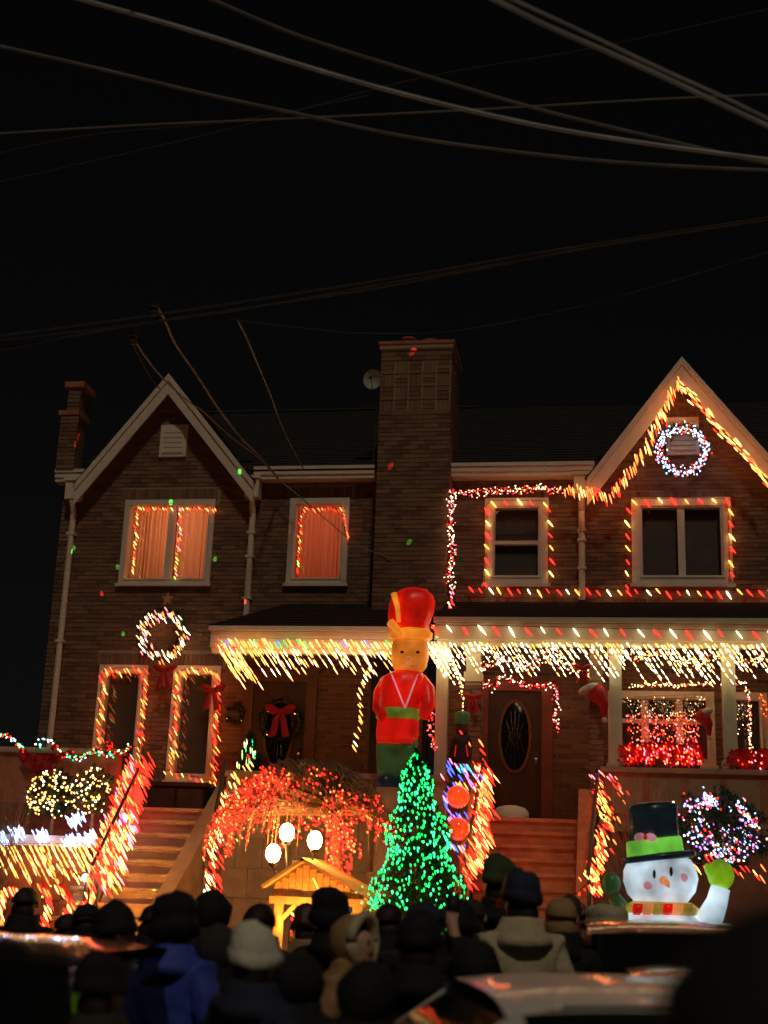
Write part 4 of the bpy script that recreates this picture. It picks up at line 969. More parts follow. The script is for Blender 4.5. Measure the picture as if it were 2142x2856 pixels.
# glowing balls with blue wreaths
for k, (px, py) in enumerate(((1277, 2222), (1277, 2312))):
    t_ = thing('glowing_ball', ['upper', 'lower'][k]+' glowing red orange ball ornament with blue lights beside the green lit tree', 'ornament', at(px, py, -4.2))
    b = MB(); b.ball(at(px, py, -4.2), .145, 'ball_glow', 20, 14); b.build('ball', t_, True)
    b = MB(); q = at(px, py, -4.2); b.tube([q+Vector((0, 0, .14)), q+Vector((0, 0, .2))], .03, 'chrome', 8); b.build('cap', t_)
    b = MB()
    for i in range(20): a = 1.2+R.uniform(0, 4.0); b.bulb(q+Vector((math.cos(a)*.19, -.02, math.sin(a)*.19)), LEAN, .13, .008, R.choice(['l_blue', 'l_violet', 'l_gold', 'l_blue']))
    o = b.build('bulb', t_); o['kind'] = 'stuff'
    b = MB(); b.tube([(q.x, q.y+.16, .95 if k else q.z-.55), (q.x, q.y+.16, q.z)], .015, 'iron', 6); b.build('stand', t_)
string('blue, violet and green lights above the glowing balls', P(-4.1, (1238, 2140), (1275, 2125), (1320, 2150), (1310, 2175)), .022, ['l_blue', 'l_violet', 'l_blue', 'l_mint', 'l_pink'], .13, .012, scat=.05)

# ------------------------------------------------------------------ rails with lights
def rail(label, a, b_, n=7, m='iron', h=.85):
    a = Vector(a); b_ = Vector(b_); t_ = thing('hand_rail', label, 'railing', (b_.x, b_.y, b_.z-h))
    k = MB(); k.tube([a, b_], .025, m, 8); k.build('top_bar', t_)
    for i in range(n):
        p = a.lerp(b_, i/(n-1)); k = MB(); k.tube([p, p-Vector((0, 0, h))], .014, m, 6); k.build('baluster', t_)
    k = MB(); k.tube([a-Vector((0, 0, h-.1)), b_-Vector((0, 0, h-.1))], .015, m, 6); k.build('bottom_bar', t_)
ra, rb = at(395, 2125, -2.2), at(255, 2420, -4.9)
rail('black stair rail wrapped in red and gold lights left of the tan steps', ra, rb)
WR = (.56, -.1, -.80)
string('red lights wound thickly round the upper part of the left stair rail', [[ra+Vector((.06, 0, .05)), at(350, 2270, -3.2)], [ra+Vector((-.05, -.05, -.02)), at(330, 2270, -3.2)], [ra+Vector((.0, -.1, -.2)), at(340, 2290, -3.2)]], .018, ['l_red', 'l_red', 'l_red', 'l_orange', 'l_red'], .18, .012, WR, .07)
string('gold lights along the outer side of the upper left stair rail', P((-2.2, -3.9), (362, 2112), (345, 2170), (318, 2240), (290, 2300)), .024, ['l_gold', 'l_pink', 'l_orange', 'l_red', 'l_red'], .16, .011, WR, .04)
string('red and gold lights round the middle of the left stair rail', [P((-3.7, -5.0), (328, 2300), (310, 2360), (280, 2440)), P((-3.7, -5.0), (318, 2300), (300, 2360), (270, 2440)), P((-3.7, -5.0), (300, 2290), (275, 2360), (245, 2430))], .024, ['l_red', 'l_red', 'l_orange', 'l_warm'], .16, .012, WR, .06)
string('bright warm lights along the inner foot of the left stair rail', P((-3.6, -5.0), (375, 2275), (345, 2330), (330, 2380), (325, 2420), (290, 2455)), .020, ['l_warm', 'l_red', 'l_gold', 'l_pink'], .15, .010, WR, .05)
string('violet lights crossing the left stair rail', P(-3.3, (330, 2265), (350, 2275), (305, 2300), (312, 2320)), .03, ['l_violet', 'l_cool', 'l_pink'], .12, .012, WR, .02)
rc, rd = at(630, 2120, -2.2), at(570, 2420, -4.9)
rail('black stair rail with white and red lights right of the tan steps', rc, rd)
string('white and red lights down the stair rail right of the tan steps', P((-2.9, -5.5), (628, 2200), (610, 2290), (592, 2360), (566, 2420), (580, 2470), (612, 2520)), .05, ['l_warm', 'l_white', 'l_red', 'l_red'], .13, .012, WR, .04)
string('second red string on the stair rail right of the tan steps', P((-3.6, -5.5), (640, 2300), (625, 2360), (590, 2420), (605, 2460), (608, 2540)), .07, ['l_red'], .12, .012, WR, .04)
re_, rf = at(1348, 2125, -2.25), at(1290, 2440, -4.9)
rail('stair rail with dense red lights left of the reddish steps', re_, rf)
string('dense orange red lights wound round the rail left of the reddish steps', [P((-2.2, -4.8), (1345, 2132), (1352, 2180), (1345, 2250), (1345, 2320), (1320, 2400)), P((-2.25, -4.9), (1330, 2140), (1335, 2200), (1328, 2280), (1325, 2340), (1298, 2420))], .023, ['l_red', 'l_red', 'l_orange', 'l_red', 'l_warm'], .17, .011, WR, .05)
string('red string trailing from the rail foot left of the reddish steps', P((-4.9, -5.3), (1290, 2420), (1300, 2450), (1318, 2470)), .04, ['l_red', 'l_orange'], .12, .011, WR, .02)
string('pale bulbs at the top of the rail left of the reddish steps', P((-2.25, -3.0), (1330, 2132), (1345, 2160), (1325, 2195), (1345, 2225)), .035, ['l_warm', 'l_pink', 'l_warm'], .14, .012, WR, .02)
rg, rh = at(1668, 2145, -2.25), at(1640, 2440, -4.9)
rail('stair rail with red and gold lights right of the reddish steps', rg, rh)
string('red lights over the top of the rail right of the reddish steps', P(-2.4, (1650, 2165), (1675, 2150), (1705, 2165), (1725, 2190), (1745, 2230)), .035, ['l_red', 'l_red', 'l_orange', 'l_pink'], .10, .011, WR, .04)
string('red and gold lights winding down the rail right of the reddish steps', P((-2.5, -5.1), (1665, 2180), (1680, 2240), (1690, 2290), (1675, 2350), (1665, 2400), (1640, 2440), (1655, 2480)), .018, ['l_gold', 'l_red', 'l_warm', 'l_orange', 'l_red'], .09, .012, WR, .05)
string('thin red string trailing in the yard below the rail right of the reddish steps', P(-5.2, (1660, 2440), (1620, 2480), (1590, 2510), (1605, 2540)), .06, ['l_red'], .05, .011, WR, .04)
string('red lights on the yard edge right of the snowman', P(-5.0, (1900, 2385), (1950, 2410), (2000, 2395), (2060, 2420), (2142, 2425)), .05, ['l_red', 'l_orange', 'l_warm'], .12, .010, WR, .04)
# lower left: snowflake lamps on the ledge, icicles and candy canes
for k, (px, py, Y) in enumerate(((-2, 2335, -3.5), (48, 2318, -3.5), (113, 2325, -3.5), (196, 2340, -3.5), (212, 2280, -3.2), (248, 2332, -3.6))):
    wh = ['at the left picture edge', 'second from the left on the ledge', 'third from the left on the ledge', 'in front of the warm shrub on the ledge', 'raised above the others beside the stair rail', 'nearest the foot of the stair rail'][k]
    q = at(px, py, Y); t_ = thing('snowflake_lamp', 'cool white snowflake lamp '+wh, 'lamp', q, 'snowflake lamps on the left ledge'); b = MB(); f = MB()
    for j in range(6):
        a = math.pi*j/3+.3; d = Vector((math.cos(a), 0, math.sin(a))); f.bar(q, q+d*.10, .006, .006, 'white_plastic')
        for rr_ in (.025, .055, .085): b.bulb(q+d*rr_+Vector((0, -.02, 0)), LEAN, .09, .0085, 'l_cool')
    b.bulb(q+Vector((-.02, -.03, .03)), LEAN, .09, .016, 'l_star')
    for j in range(14): b.bulb(q+Vector((R.gauss(0, .075), -.03, R.gauss(0, .05))), LEAN, .10, .010, 'l_cool')
    f.build('frame', t_); o = b.build('bulb', t_); o['kind'] = 'stuff'
    f = MB(); f.tube([q, (q.x, q.y, 2.5)], .006, 'iron', 4); f.build('stake', t_)
icicles('warm white icicle lights hanging from the pale ledge at lower left', at(-20, 2352, -3.6), at(290, 2352, -3.6), 34, (.25, .4, .5), .12, ['l_warm', 'l_gold', 'l_warm', 'l_orange'], ['l_warm', 'l_gold'], .15, .009, (.58, -.05, -.81))
string('warm lights strung below the icicles at lower left', P(-3.9, (120, 2380), (150, 2410), (190, 2425), (230, 2450)), .035, ['l_gold', 'l_warm', 'l_orange'], .12, .010, WR, .07)
p = at(238, 2448, -4.2)
t_ = thing('flood_lamp', 'small dazzling white flood lamp in front of the left stair rail foot', 'lamp', p); b = MB(); b.ball(p, .045, 'l_star', 10, 8); b.build('bulb', t_); b = MB(); b.tube([(p.x, p.y+.03, .95), (p.x, p.y+.03, p.z)], .012, 'iron', 6); b.build('stake', t_)
for k, q in enumerate(([(62, 2500), (50, 2478), (38, 2472), (15, 2485)], [(122, 2580), (138, 2520), (135, 2480), (118, 2462)], [(188, 2550), (200, 2510), (185, 2480), (165, 2465)], [(228, 2555), (240, 2510), (250, 2480), (255, 2460)], [(5, 2580), (-2, 2520), (8, 2490), (20, 2480)])):
    pts = P(-4.8, *q); a0 = pts[0]; pts = [Vector((a0.x, a0.y, .95))]+pts if k else pts
    wh = ['curled over at the far left', 'tallest, left of the dark haired spectator', 'middle one of three in front of the terrace wall', 'nearest the left stair rail', 'cut by the left picture edge'][k]
    t_ = thing('candy_cane', 'red lit candy cane stake, '+wh, 'candy cane', a0, 'candy canes at lower left'); b = MB(); b.tube(resample(pts, .08)+[pts[-1]], .02, 'infl_red_deep', 8); b.build('cane', t_, True)
    b = MB()
    for u in resample(pts, .022): b.bulb(u+Vector((R.uniform(-.07, .02), -.03, R.gauss(0, .01))), WR, .15, .012, R.choice(['l_red', 'l_red', 'l_orange', 'l_warm']))
    o = b.build('bulb', t_); o['kind'] = 'stuff'

# ------------------------------------------------------------------ lamp post and stable
lt = thing('lamp_post', 'black lamp post with three round white globes between the steps and the stable', 'lamp post', (at(822, 2450, -5.6).x, -5.6, .95))
px_ = at(822, 2400, -5.6); b = MB(); b.lathe((px_.x, -5.6, .93), [(.12, 0), (.12, .05), (.05, .12), (.032, .2), (.028, px_.z-.93)], 'iron', 10); b.build('post', lt, True)
for gx, gy in ((762, 2380), (800, 2322), (878, 2344)):
    q = at(gx, gy, -5.6); b = MB(); b.ball(q, (.085, .085, .105), 'l_globe', 16, 12); gl = b.build('globe', lt, True)
    b = MB(); b.lathe((q.x, q.y, q.z-.15), [(.02, 0), (.05, .02), (.055, .05)], 'iron', 10); b.build('holder', lt)
    b = MB(); b.tube([(px_.x, -5.6, px_.z-.05), (px_.x*.4+q.x*.6, -5.6, min(px_.z, q.z)-.22), (q.x, q.y, q.z-.15)], .012, 'iron', 6); b.build('arm', lt)
ns = thing('nativity_stable', 'open wooden nativity stable with a pitched roof glowing orange behind the crowd', 'stable', (at(880, 2560, -5.6).x, -5.6, .95))
Y = -5.9
def plank(q0, q1, wd, th, nm='plank', m='wood_pale', dy=0): b = MB(); b.bar(at(*q0, Y+dy), at(*q1, Y+dy), th, wd, m, (0, 1, 0)); return b.build(nm, ns)
A_ = Vector((.03, Y, 2.25)); EL = Vector((-.36, Y, 1.98)); ER = Vector((.76, Y, 1.90))
for i in range(9):
    y_ = -.16+i*.13
    for e, nm in ((EL, 'roof_board'), (ER, 'roof_board')):
        b = MB(); d = (e-A_).normalized(); n_ = Vector((-d.z, 0, d.x)); n_ = n_ if n_.z > 0 else -n_
        q4 = [A_-d*.03, e+d*.05, e+d*.05+n_*.035, A_-d*.03+n_*.035]
        b.prism([(q.x, q.z) for q in q4], Y+y_, Y+y_+.118, 'wood_pale'); b.build(nm, ns)
def slope(x): return A_.z-(A_.z-EL.z)*(A_.x-x)/(A_.x-EL.x) if x < A_.x else A_.z-(A_.z-ER.z)*(x-A_.x)/(ER.x-A_.x)
for i in range(13):
    x0 = -.29+i*.078; zt = min(slope(x0), slope(x0+.07))-.012; zb = 1.86-.02*i/13
    if zt-zb > .02: b = MB(); b.box(x0, x0+.072, Y-.02+R.uniform(-.006, .006), Y+.01, zb, zt, 'wood_pale'); b.build('gable_board', ns)
b = MB(); b.box(-.34, .74, Y-.06, Y-.025, 1.79, 1.87, 'wood_pale'); b.build('beam', ns)
for x0, y_ in ((-.28, Y-.04), (-.02, Y-.04), (.62, Y-.04), (-.28, Y+.9), (.62, Y+.9)): b = MB(); b.box(x0, x0+.09, y_, y_+.09, .94, 1.80, 'wood_pale'); b.build('post', ns)
for xa, xb in ((-.2, -.05), (.05, .2)): b = MB(); b.bar((xa, Y-.01, 1.62 if xa < 0 and xa < -.1 else 1.79), (xb, Y-.01, 1.79 if xa < -.1 else 1.62), .05, .04, 'wood_pale'); b.build('brace', ns)
for i in range(12): b = MB(); b.box(-.27+i*.08, -.20+i*.08, Y+.97, Y+.99, .94, 1.9, 'wood_pale'); b.build('back_board', ns)
q = at(872, 2448, Y-.12); b = MB()
for i in range(4): b.bulb(q+Vector((i*.02, 0, -i*.035)), WR, .06, .012, 'l_gold')
b.build('bulb', ns)
# the caged work lamp that lights the stable from below the eave
q = at(812, 2530, Y+.2); fl = thing('work_lamp', 'warm bare lamp inside the front of the wooden stable', 'lamp', q)
b = MB(); b.ball(at(905, 2520, Y+.3), .028, 'l_flood', 10, 8); b.build('bulb', fl); b = MB(); b.tube([at(905, 2520, Y+.2)+Vector((0, 0, .03)), at(905, 2478, Y+.2)], .01, 'iron', 5); b.build('cord', fl)
q = Vector((-2.35, -6.2, 1.0)); fl = thing('flood_lamp', 'unseen ground flood lamp added to wash the tan steps and stable roof in orange', 'lamp', (q.x, q.y, .95))  # added lamp, hidden behind the crowd, that turns the steps orange
b = MB(); b.box(q.x-.10, q.x+.10, q.y-.08, q.y-.02, 1.30, 1.46, 'black'); b.tube([(q.x, q.y-.05, .95), (q.x, q.y-.05, 1.3)], .012, 'iron', 6); b.build('housing', fl)
b = MB(); b.box(q.x-.085, q.x+.085, q.y-.02, q.y-.015, 1.32, 1.44, 'l_flood'); b.build('lamp', fl)
def lamp(parent, loc, watts, col, kind='POINT', aim=None, size=1.4, rad=.04):
    l_ = bpy.data.lights.new('lamp_light', kind); l_.energy = watts; l_.color = col; l_.shadow_soft_size = rad
    if kind == 'SPOT': l_.spot_size = size; l_.spot_blend = .6
    o_ = bpy.data.objects.new('lamp_light', l_); C.objects.link(o_); o_.parent = parent; o_.matrix_parent_inverse = base_inv(parent); o_.location = loc
    if aim: o_.rotation_euler = (Vector(aim)-Vector(loc)).to_track_quat('-Z', 'Y').to_euler()
lamp(fl, (q.x, q.y, 1.38), 230, (1, .36, .05), 'SPOT', (-2.75, -2.6, 2.2), .85)
fl2 = thing('flood_lamp', 'second unseen flood lamp, added in front of the stable to light its gable', 'lamp', (.1, -7.0 if False else -6.25, .95))  # added lamp with no visible source, brightening the stable front
b = MB(); b.box(.02, .18, -6.34, -6.26, 1.25, 1.37, 'black'); b.tube([(.1, -6.3, .95), (.1, -6.3, 1.25)], .012, 'iron', 6); b.build('housing', fl2)
b = MB(); b.box(.04, .16, -6.255, -6.25, 1.27, 1.35, 'l_flood'); b.build('lamp', fl2)
lamp(fl2, (.1, -6.24, 1.34), 130, (1, .40, .07), 'SPOT', (.15, -5.9, 2.0), 2.4)
# nativity figures: kneeling robed pair
for k, (px, c1) in enumerate(((835, 'cream_coat'), (960, 'blue_coat'))):
    t_ = thing('nativity_figure', ['cream', 'blue'][k]+' robed kneeling nativity figure inside the stable', 'figure', at(px, 2600, -5.5))
    q = at(px, 2600, -5.5); b = MB(); b.lathe((q.x, q.y, .95), [(.2, 0), (.19, .2), (.13, .45), (.10, .62), (.04, .7)], c1, 12); b.build('robe', t_, True)
    b = MB(); b.ball((q.x, q.y, 1.72), (.07, .08, .09), 'skin', 10, 8); b.build('head', t_, True); b = MB(); b.ball((q.x, q.y+.015, 1.74), (.085, .09, .10), c1, 10, 6, -.2, 1); b.build('hood', t_, True)

# ------------------------------------------------------------------ snowman
sn = thing('inflatable_snowman', 'large glowing inflatable snowman in black top hat with lime green band and green mittens', 'inflatable', (at(1840, 2560, -6).x, -6, .95))
Y = -6.0
lat('body', [(1835, 2760, 120), (1835, 2740, 140), (1835, 2680, 160), (1838, 2620, 150), (1840, 2570, 115), (1842, 2540, 80)], 'infl_white', sn, Y)
lat('head', [(1848, 2530, 40), (1846, 2518, 68), (1845, 2490, 90), (1843, 2455, 99), (1840, 2425, 96), (1838, 2400, 84), (1836, 2388, 60)], 'infl_white', sn, Y, lean=.06)
lat('scarf', [(1845, 2560, 70), (1845, 2548, 95), (1846, 2530, 98), (1847, 2515, 76)], 'infl_yellow', sn, Y)
for i in range(6): lat('scarf_stripe', [(1775+i*28, 2552, 9), (1778+i*28, 2540, 14), (1780+i*28, 2520, 13)], ['infl_red', 'infl_orange', 'infl_yellow'][i % 3], sn, Y-.30)
lat('hat_brim', [(1838, 2402, 80), (1838, 2398, 98), (1836, 2386, 100), (1836, 2380, 74)], 'infl_black', sn, Y, lean=.14)
lat('hat_band', [(1832, 2386, 72), (1828, 2384, 76), (1824, 2345, 74), (1824, 2340, 70)], 'infl_lime', sn, Y, lean=.14)
lat('hat', [(1824, 2346, 68), (1822, 2300, 66), (1820, 2262, 68), (1820, 2245, 64), (1820, 2238, 40)], 'infl_black', sn, Y, lean=.10)
b = MB(); q0 = at(1800, 2335, Y-.27); 
for sx in (-1, 1): b.ball(q0+Vector((sx*.06, 0, 0)), (.06, .04, .045), 'infl_pink', 10, 6, rot=Matrix.Rotation(sx*.3, 3, 'Y'))
b.ball(q0, (.03, .04, .03), 'infl_red', 8, 6); b.build('hat_bow', sn, True)
for px, py, m_, s in ((1822, 2440, 'grey_coat', (.018, .02, .05)), (1868, 2432, 'grey_coat', (.018, .02, .05)), (1805, 2470, 'infl_pink', (.05, .02, .045)), (1902, 2448, 'infl_pink', (.05, .02, .045))):
    q = at(px, py, Y); r_ = math.sqrt(max(.01, 1-((px-1843)/99)**2)); q.y = Y-.40*.8*r_*.98
    b = MB(); b.ball(q, s, m_, 10, 6); b.build('eye' if m_ == 'grey_coat' else 'cheek', sn, True)
b = MB(); q = at(1850, 2455, Y-.33); b.tube([q+Vector((0, .03, 0)), q+Vector((.03, -.12, -.03)), q+Vector((.05, -.22, -.07))], [.05, .035, .008], 'infl_orange', 10); b.build('nose', sn, True)
limb('arm', [(1960, 2590, 0), (1985, 2550, -.02), (2000, 2515, -.02), (2010, 2475, -.02)], [.13, .13, .11, .10], 'infl_white', sn, Y)
b = MB(); q = at(2010, 2440, Y-.02); b.ball(q, (.14, .10, .16), 'infl_mitten', 16, 12); b.ball(q+Vector((-.11, -.03, .03)), (.05, .05, .09), 'infl_mitten', 10, 8, rot=Matrix.Rotation(-.5, 3, 'Y')); b.build('mitten', sn, True)
limb('arm', [(1770, 2580, 0), (1735, 2540, 0), (1712, 2500, 0)], [.12, .10, .07], 'infl_green', sn, Y)
b = MB(); q = at(1705, 2465, Y-.02); b.ball(q, (.10, .08, .12), 'infl_green', 14, 10); b.build('mitten', sn, True)

string('short column of small white lights above the middle lamp globe', P(-4.9, (752, 2262), (765, 2290), (778, 2318)), .022, ['l_white', 'l_warm', 'l_lime'], .03, .009, scat=.04)
string('short thick red string between weeping tree trunk and green tree', P(-5.0, (1010, 2278), (1030, 2300), (1048, 2318)), .02, ['l_red', 'l_red', 'l_orange'], .06, .011, scat=.035)
string('faint green lights left of the lamp globes', P(-4.2, (640, 2320), (668, 2340)), .03, ['l_green', 'l_lime'], .05, .007, scat=.03)
wreath('small dark unlit wreath on the wall left of the left door', at(655, 1992, -.08), .13, .06, 2, ['l_gold'], .02, .004, ny=900)
b = MB(); q = at(1425, 2300, -.7); b.lathe((q.x, -.7, 3.0), [(.24, 0), (.27, .06), (.26, .16), (.20, .22), (.08, .25)], 'fur', 16); one('door_cushion', b, 'pale rounded cushion lying on the floor before the dark door', 'cushion', smooth=True)
# ------------------------------------------------------------------ overhead wires
K = 1.2912
def wire(label, q, Y0, Y1, r, m, name='power_cable', group='overhead cables'):
    n = len(q); pts = [at(a*K, b_*K, Y0+(Y1-Y0)*i/(n-1)) for i, (a, b_) in enumerate(q)]
    outside = lambda v_: v_[0] < 0 or v_[0] > 1659 or v_[1] < 0
    # smooth through the points
    out = []
    for i in range(n-1):
        p0, p1, p2, p3 = pts[max(i-1, 0)], pts[i], pts[i+1], pts[min(i+2, n-1)]
        for k in range(6):
            t_ = k/6; out.append(.5*((2*p1)+(p2-p0)*t_+(2*p0-5*p1+4*p2-p3)*t_*t_+(3*p1-p0-3*p2+p3)*t_**3))
    out.append(pts[-1])
    if outside(q[0]): out.insert(0, out[0]+(out[0]-out[1]).normalized()*14)
    if outside(q[-1]): out.append(out[-1]+(out[-1]-out[-2]).normalized()*14)
    b = MB(); b.tube(out, r, m, 8); return one(name, b, label, 'cable', group, True)
wire('thick pale cable sweeping from the top left down to the right edge', [(100, -22), (180, 0), (400, 62), (610, 128), (840, 195), (1100, 258), (1330, 300), (1659, 345), (1800, 362)], -13, -11, .0165, 'wire')
wire('grey cable from the top edge joining the thick pale cable at right', [(380, -30), (460, 0), (640, 75), (860, 145), (1100, 218), (1250, 258), (1450, 305), (1659, 353), (1800, 375)], -12.5, -10.5, .013, 'wire_mid')
wire('lower grey cable crossing from the left edge to the right edge', [(-120, 75), (0, 100), (200, 145), (430, 200), (640, 245), (850, 290), (1050, 320), (1330, 350), (1659, 368), (1800, 372)], -12, -10, .014, 'wire_mid')
wire('pale cable in the top right corner, left one of the close pair', [(1000, -35), (1070, 0), (1180, 55), (1300, 107), (1430, 165), (1530, 212), (1659, 272), (1760, 315)], -14.5, -12.5, .013, 'wire')
wire('pale cable in the top right corner, right one of the close pair', [(1030, -35), (1110, 0), (1300, 88), (1420, 145), (1560, 208), (1659, 256), (1760, 300)], -14.3, -12.3, .009, 'wire')
wire('thin cable rising gently from left to right below the thick ones', [(-100, 293), (0, 288), (300, 270), (600, 257), (1000, 238), (1400, 215), (1659, 204), (1780, 198)], -9, -9, .010, 'wire_mid')
wire('faint thin wire at the left edge, lowest of the upper wires', [(-60, 402), (0, 392), (300, 325), (560, 262), (900, 170), (1300, 100), (1700, 10)], -8, -8, .008, 'wire_dark')
wire('faint thin wire at the left edge, upper of two', [(-60, 342), (0, 330), (200, 290), (500, 262), (800, 205)], -8, -8, .008, 'wire_dark')
wire('long dark cable just above the roofs rising to the right', [(-60, 730), (0, 725), (300, 685), (600, 640), (900, 592), (1200, 540), (1659, 470), (1760, 455)], -7.5, -7.5, .013, 'wire_dark')
wire('dark bundled cable hanging under the long cable above the roofs', [(-60, 762), (0, 755), (300, 700), (600, 655), (800, 625), (1000, 588), (1300, 530), (1659, 476), (1760, 462)], -7.4, -7.4, .012, 'wire_dark')
wire('third dark cable of the bundle above the roofs', [(-60, 742), (200, 712), (500, 672), (800, 618), (1100, 566), (1400, 516), (1700, 470)], -7.6, -7.6, .010, 'wire_dark')
wire('sagging thin wire passing over the chimney top', [(500, 690), (650, 708), (800, 720), (1000, 712), (1300, 650), (1659, 545), (1780, 510)], -7, -7, .007, 'wire_dark')
SD = 'service wires down to the left house'
wire('twisted service wire from the cable bundle past the left gable peak', [(338, 660), (355, 690), (380, 745), (425, 810), (470, 880), (520, 945), (560, 985), (600, 1032)], -7.5, -.35, .016, 'wire_mid', group=SD)
wire('service wire meeting the gable slope, leftmost of the service wires', [(285, 725), (310, 765), (350, 815), (400, 862), (440, 890), (500, 945), (560, 990), (600, 1034)], -7.4, -.36, .011, 'wire_mid', group=SD)
wire('thin service wire from the bundle to the left gutter, rightmost one', [(515, 695), (535, 735), (560, 795), (585, 855), (605, 910), (630, 965), (655, 1012)], -7.4, -.35, .011, 'wire_mid', group=SD)
wire('short dark wire left of the gable peak', [(278, 725), (300, 770), (325, 815), (345, 840)], -7.4, -1.2, .009, 'wire_dark', group=SD)
wire('loose wire drooping across the wall from the gutter to the chimney', [(600, 1034), (650, 1075), (700, 1118), (750, 1160), (800, 1190), (845, 1206)], -.36, -.66, .009, 'wire_mid', group=SD)
wire('thin vertical dish cable running down beside the chimney', [(817, 850), (812, 930), (806, 1000), (808, 1080), (803, 1160), (800, 1230), (795, 1300)], -.1, -.1, .006, 'wire_mid', group=SD)
for k, (a, b_) in enumerate(((333, 668), (288, 730))):
    t_ = thing('insulator', ['upper', 'lower'][k]+' cable clamp where service wires leave the cable bundle', 'cable clamp', at(a*K, b_*K, -7.5)); q = at(a*K, b_*K, -7.5)
    b = MB(); b.lathe(q-Vector((0, 0, .08)), [(.03, 0), (.06, .03), (.03, .06), (.06, .09), (.03, .12), (.05, .16)], 'wire_dark', 8); b.build('clamp', t_); b = MB(); b.tube([q+Vector((0, 0, .08)), at(a*K+4, (b_-12)*K, -7.5)], .012, 'wire_dark', 5); b.build('hook', t_)

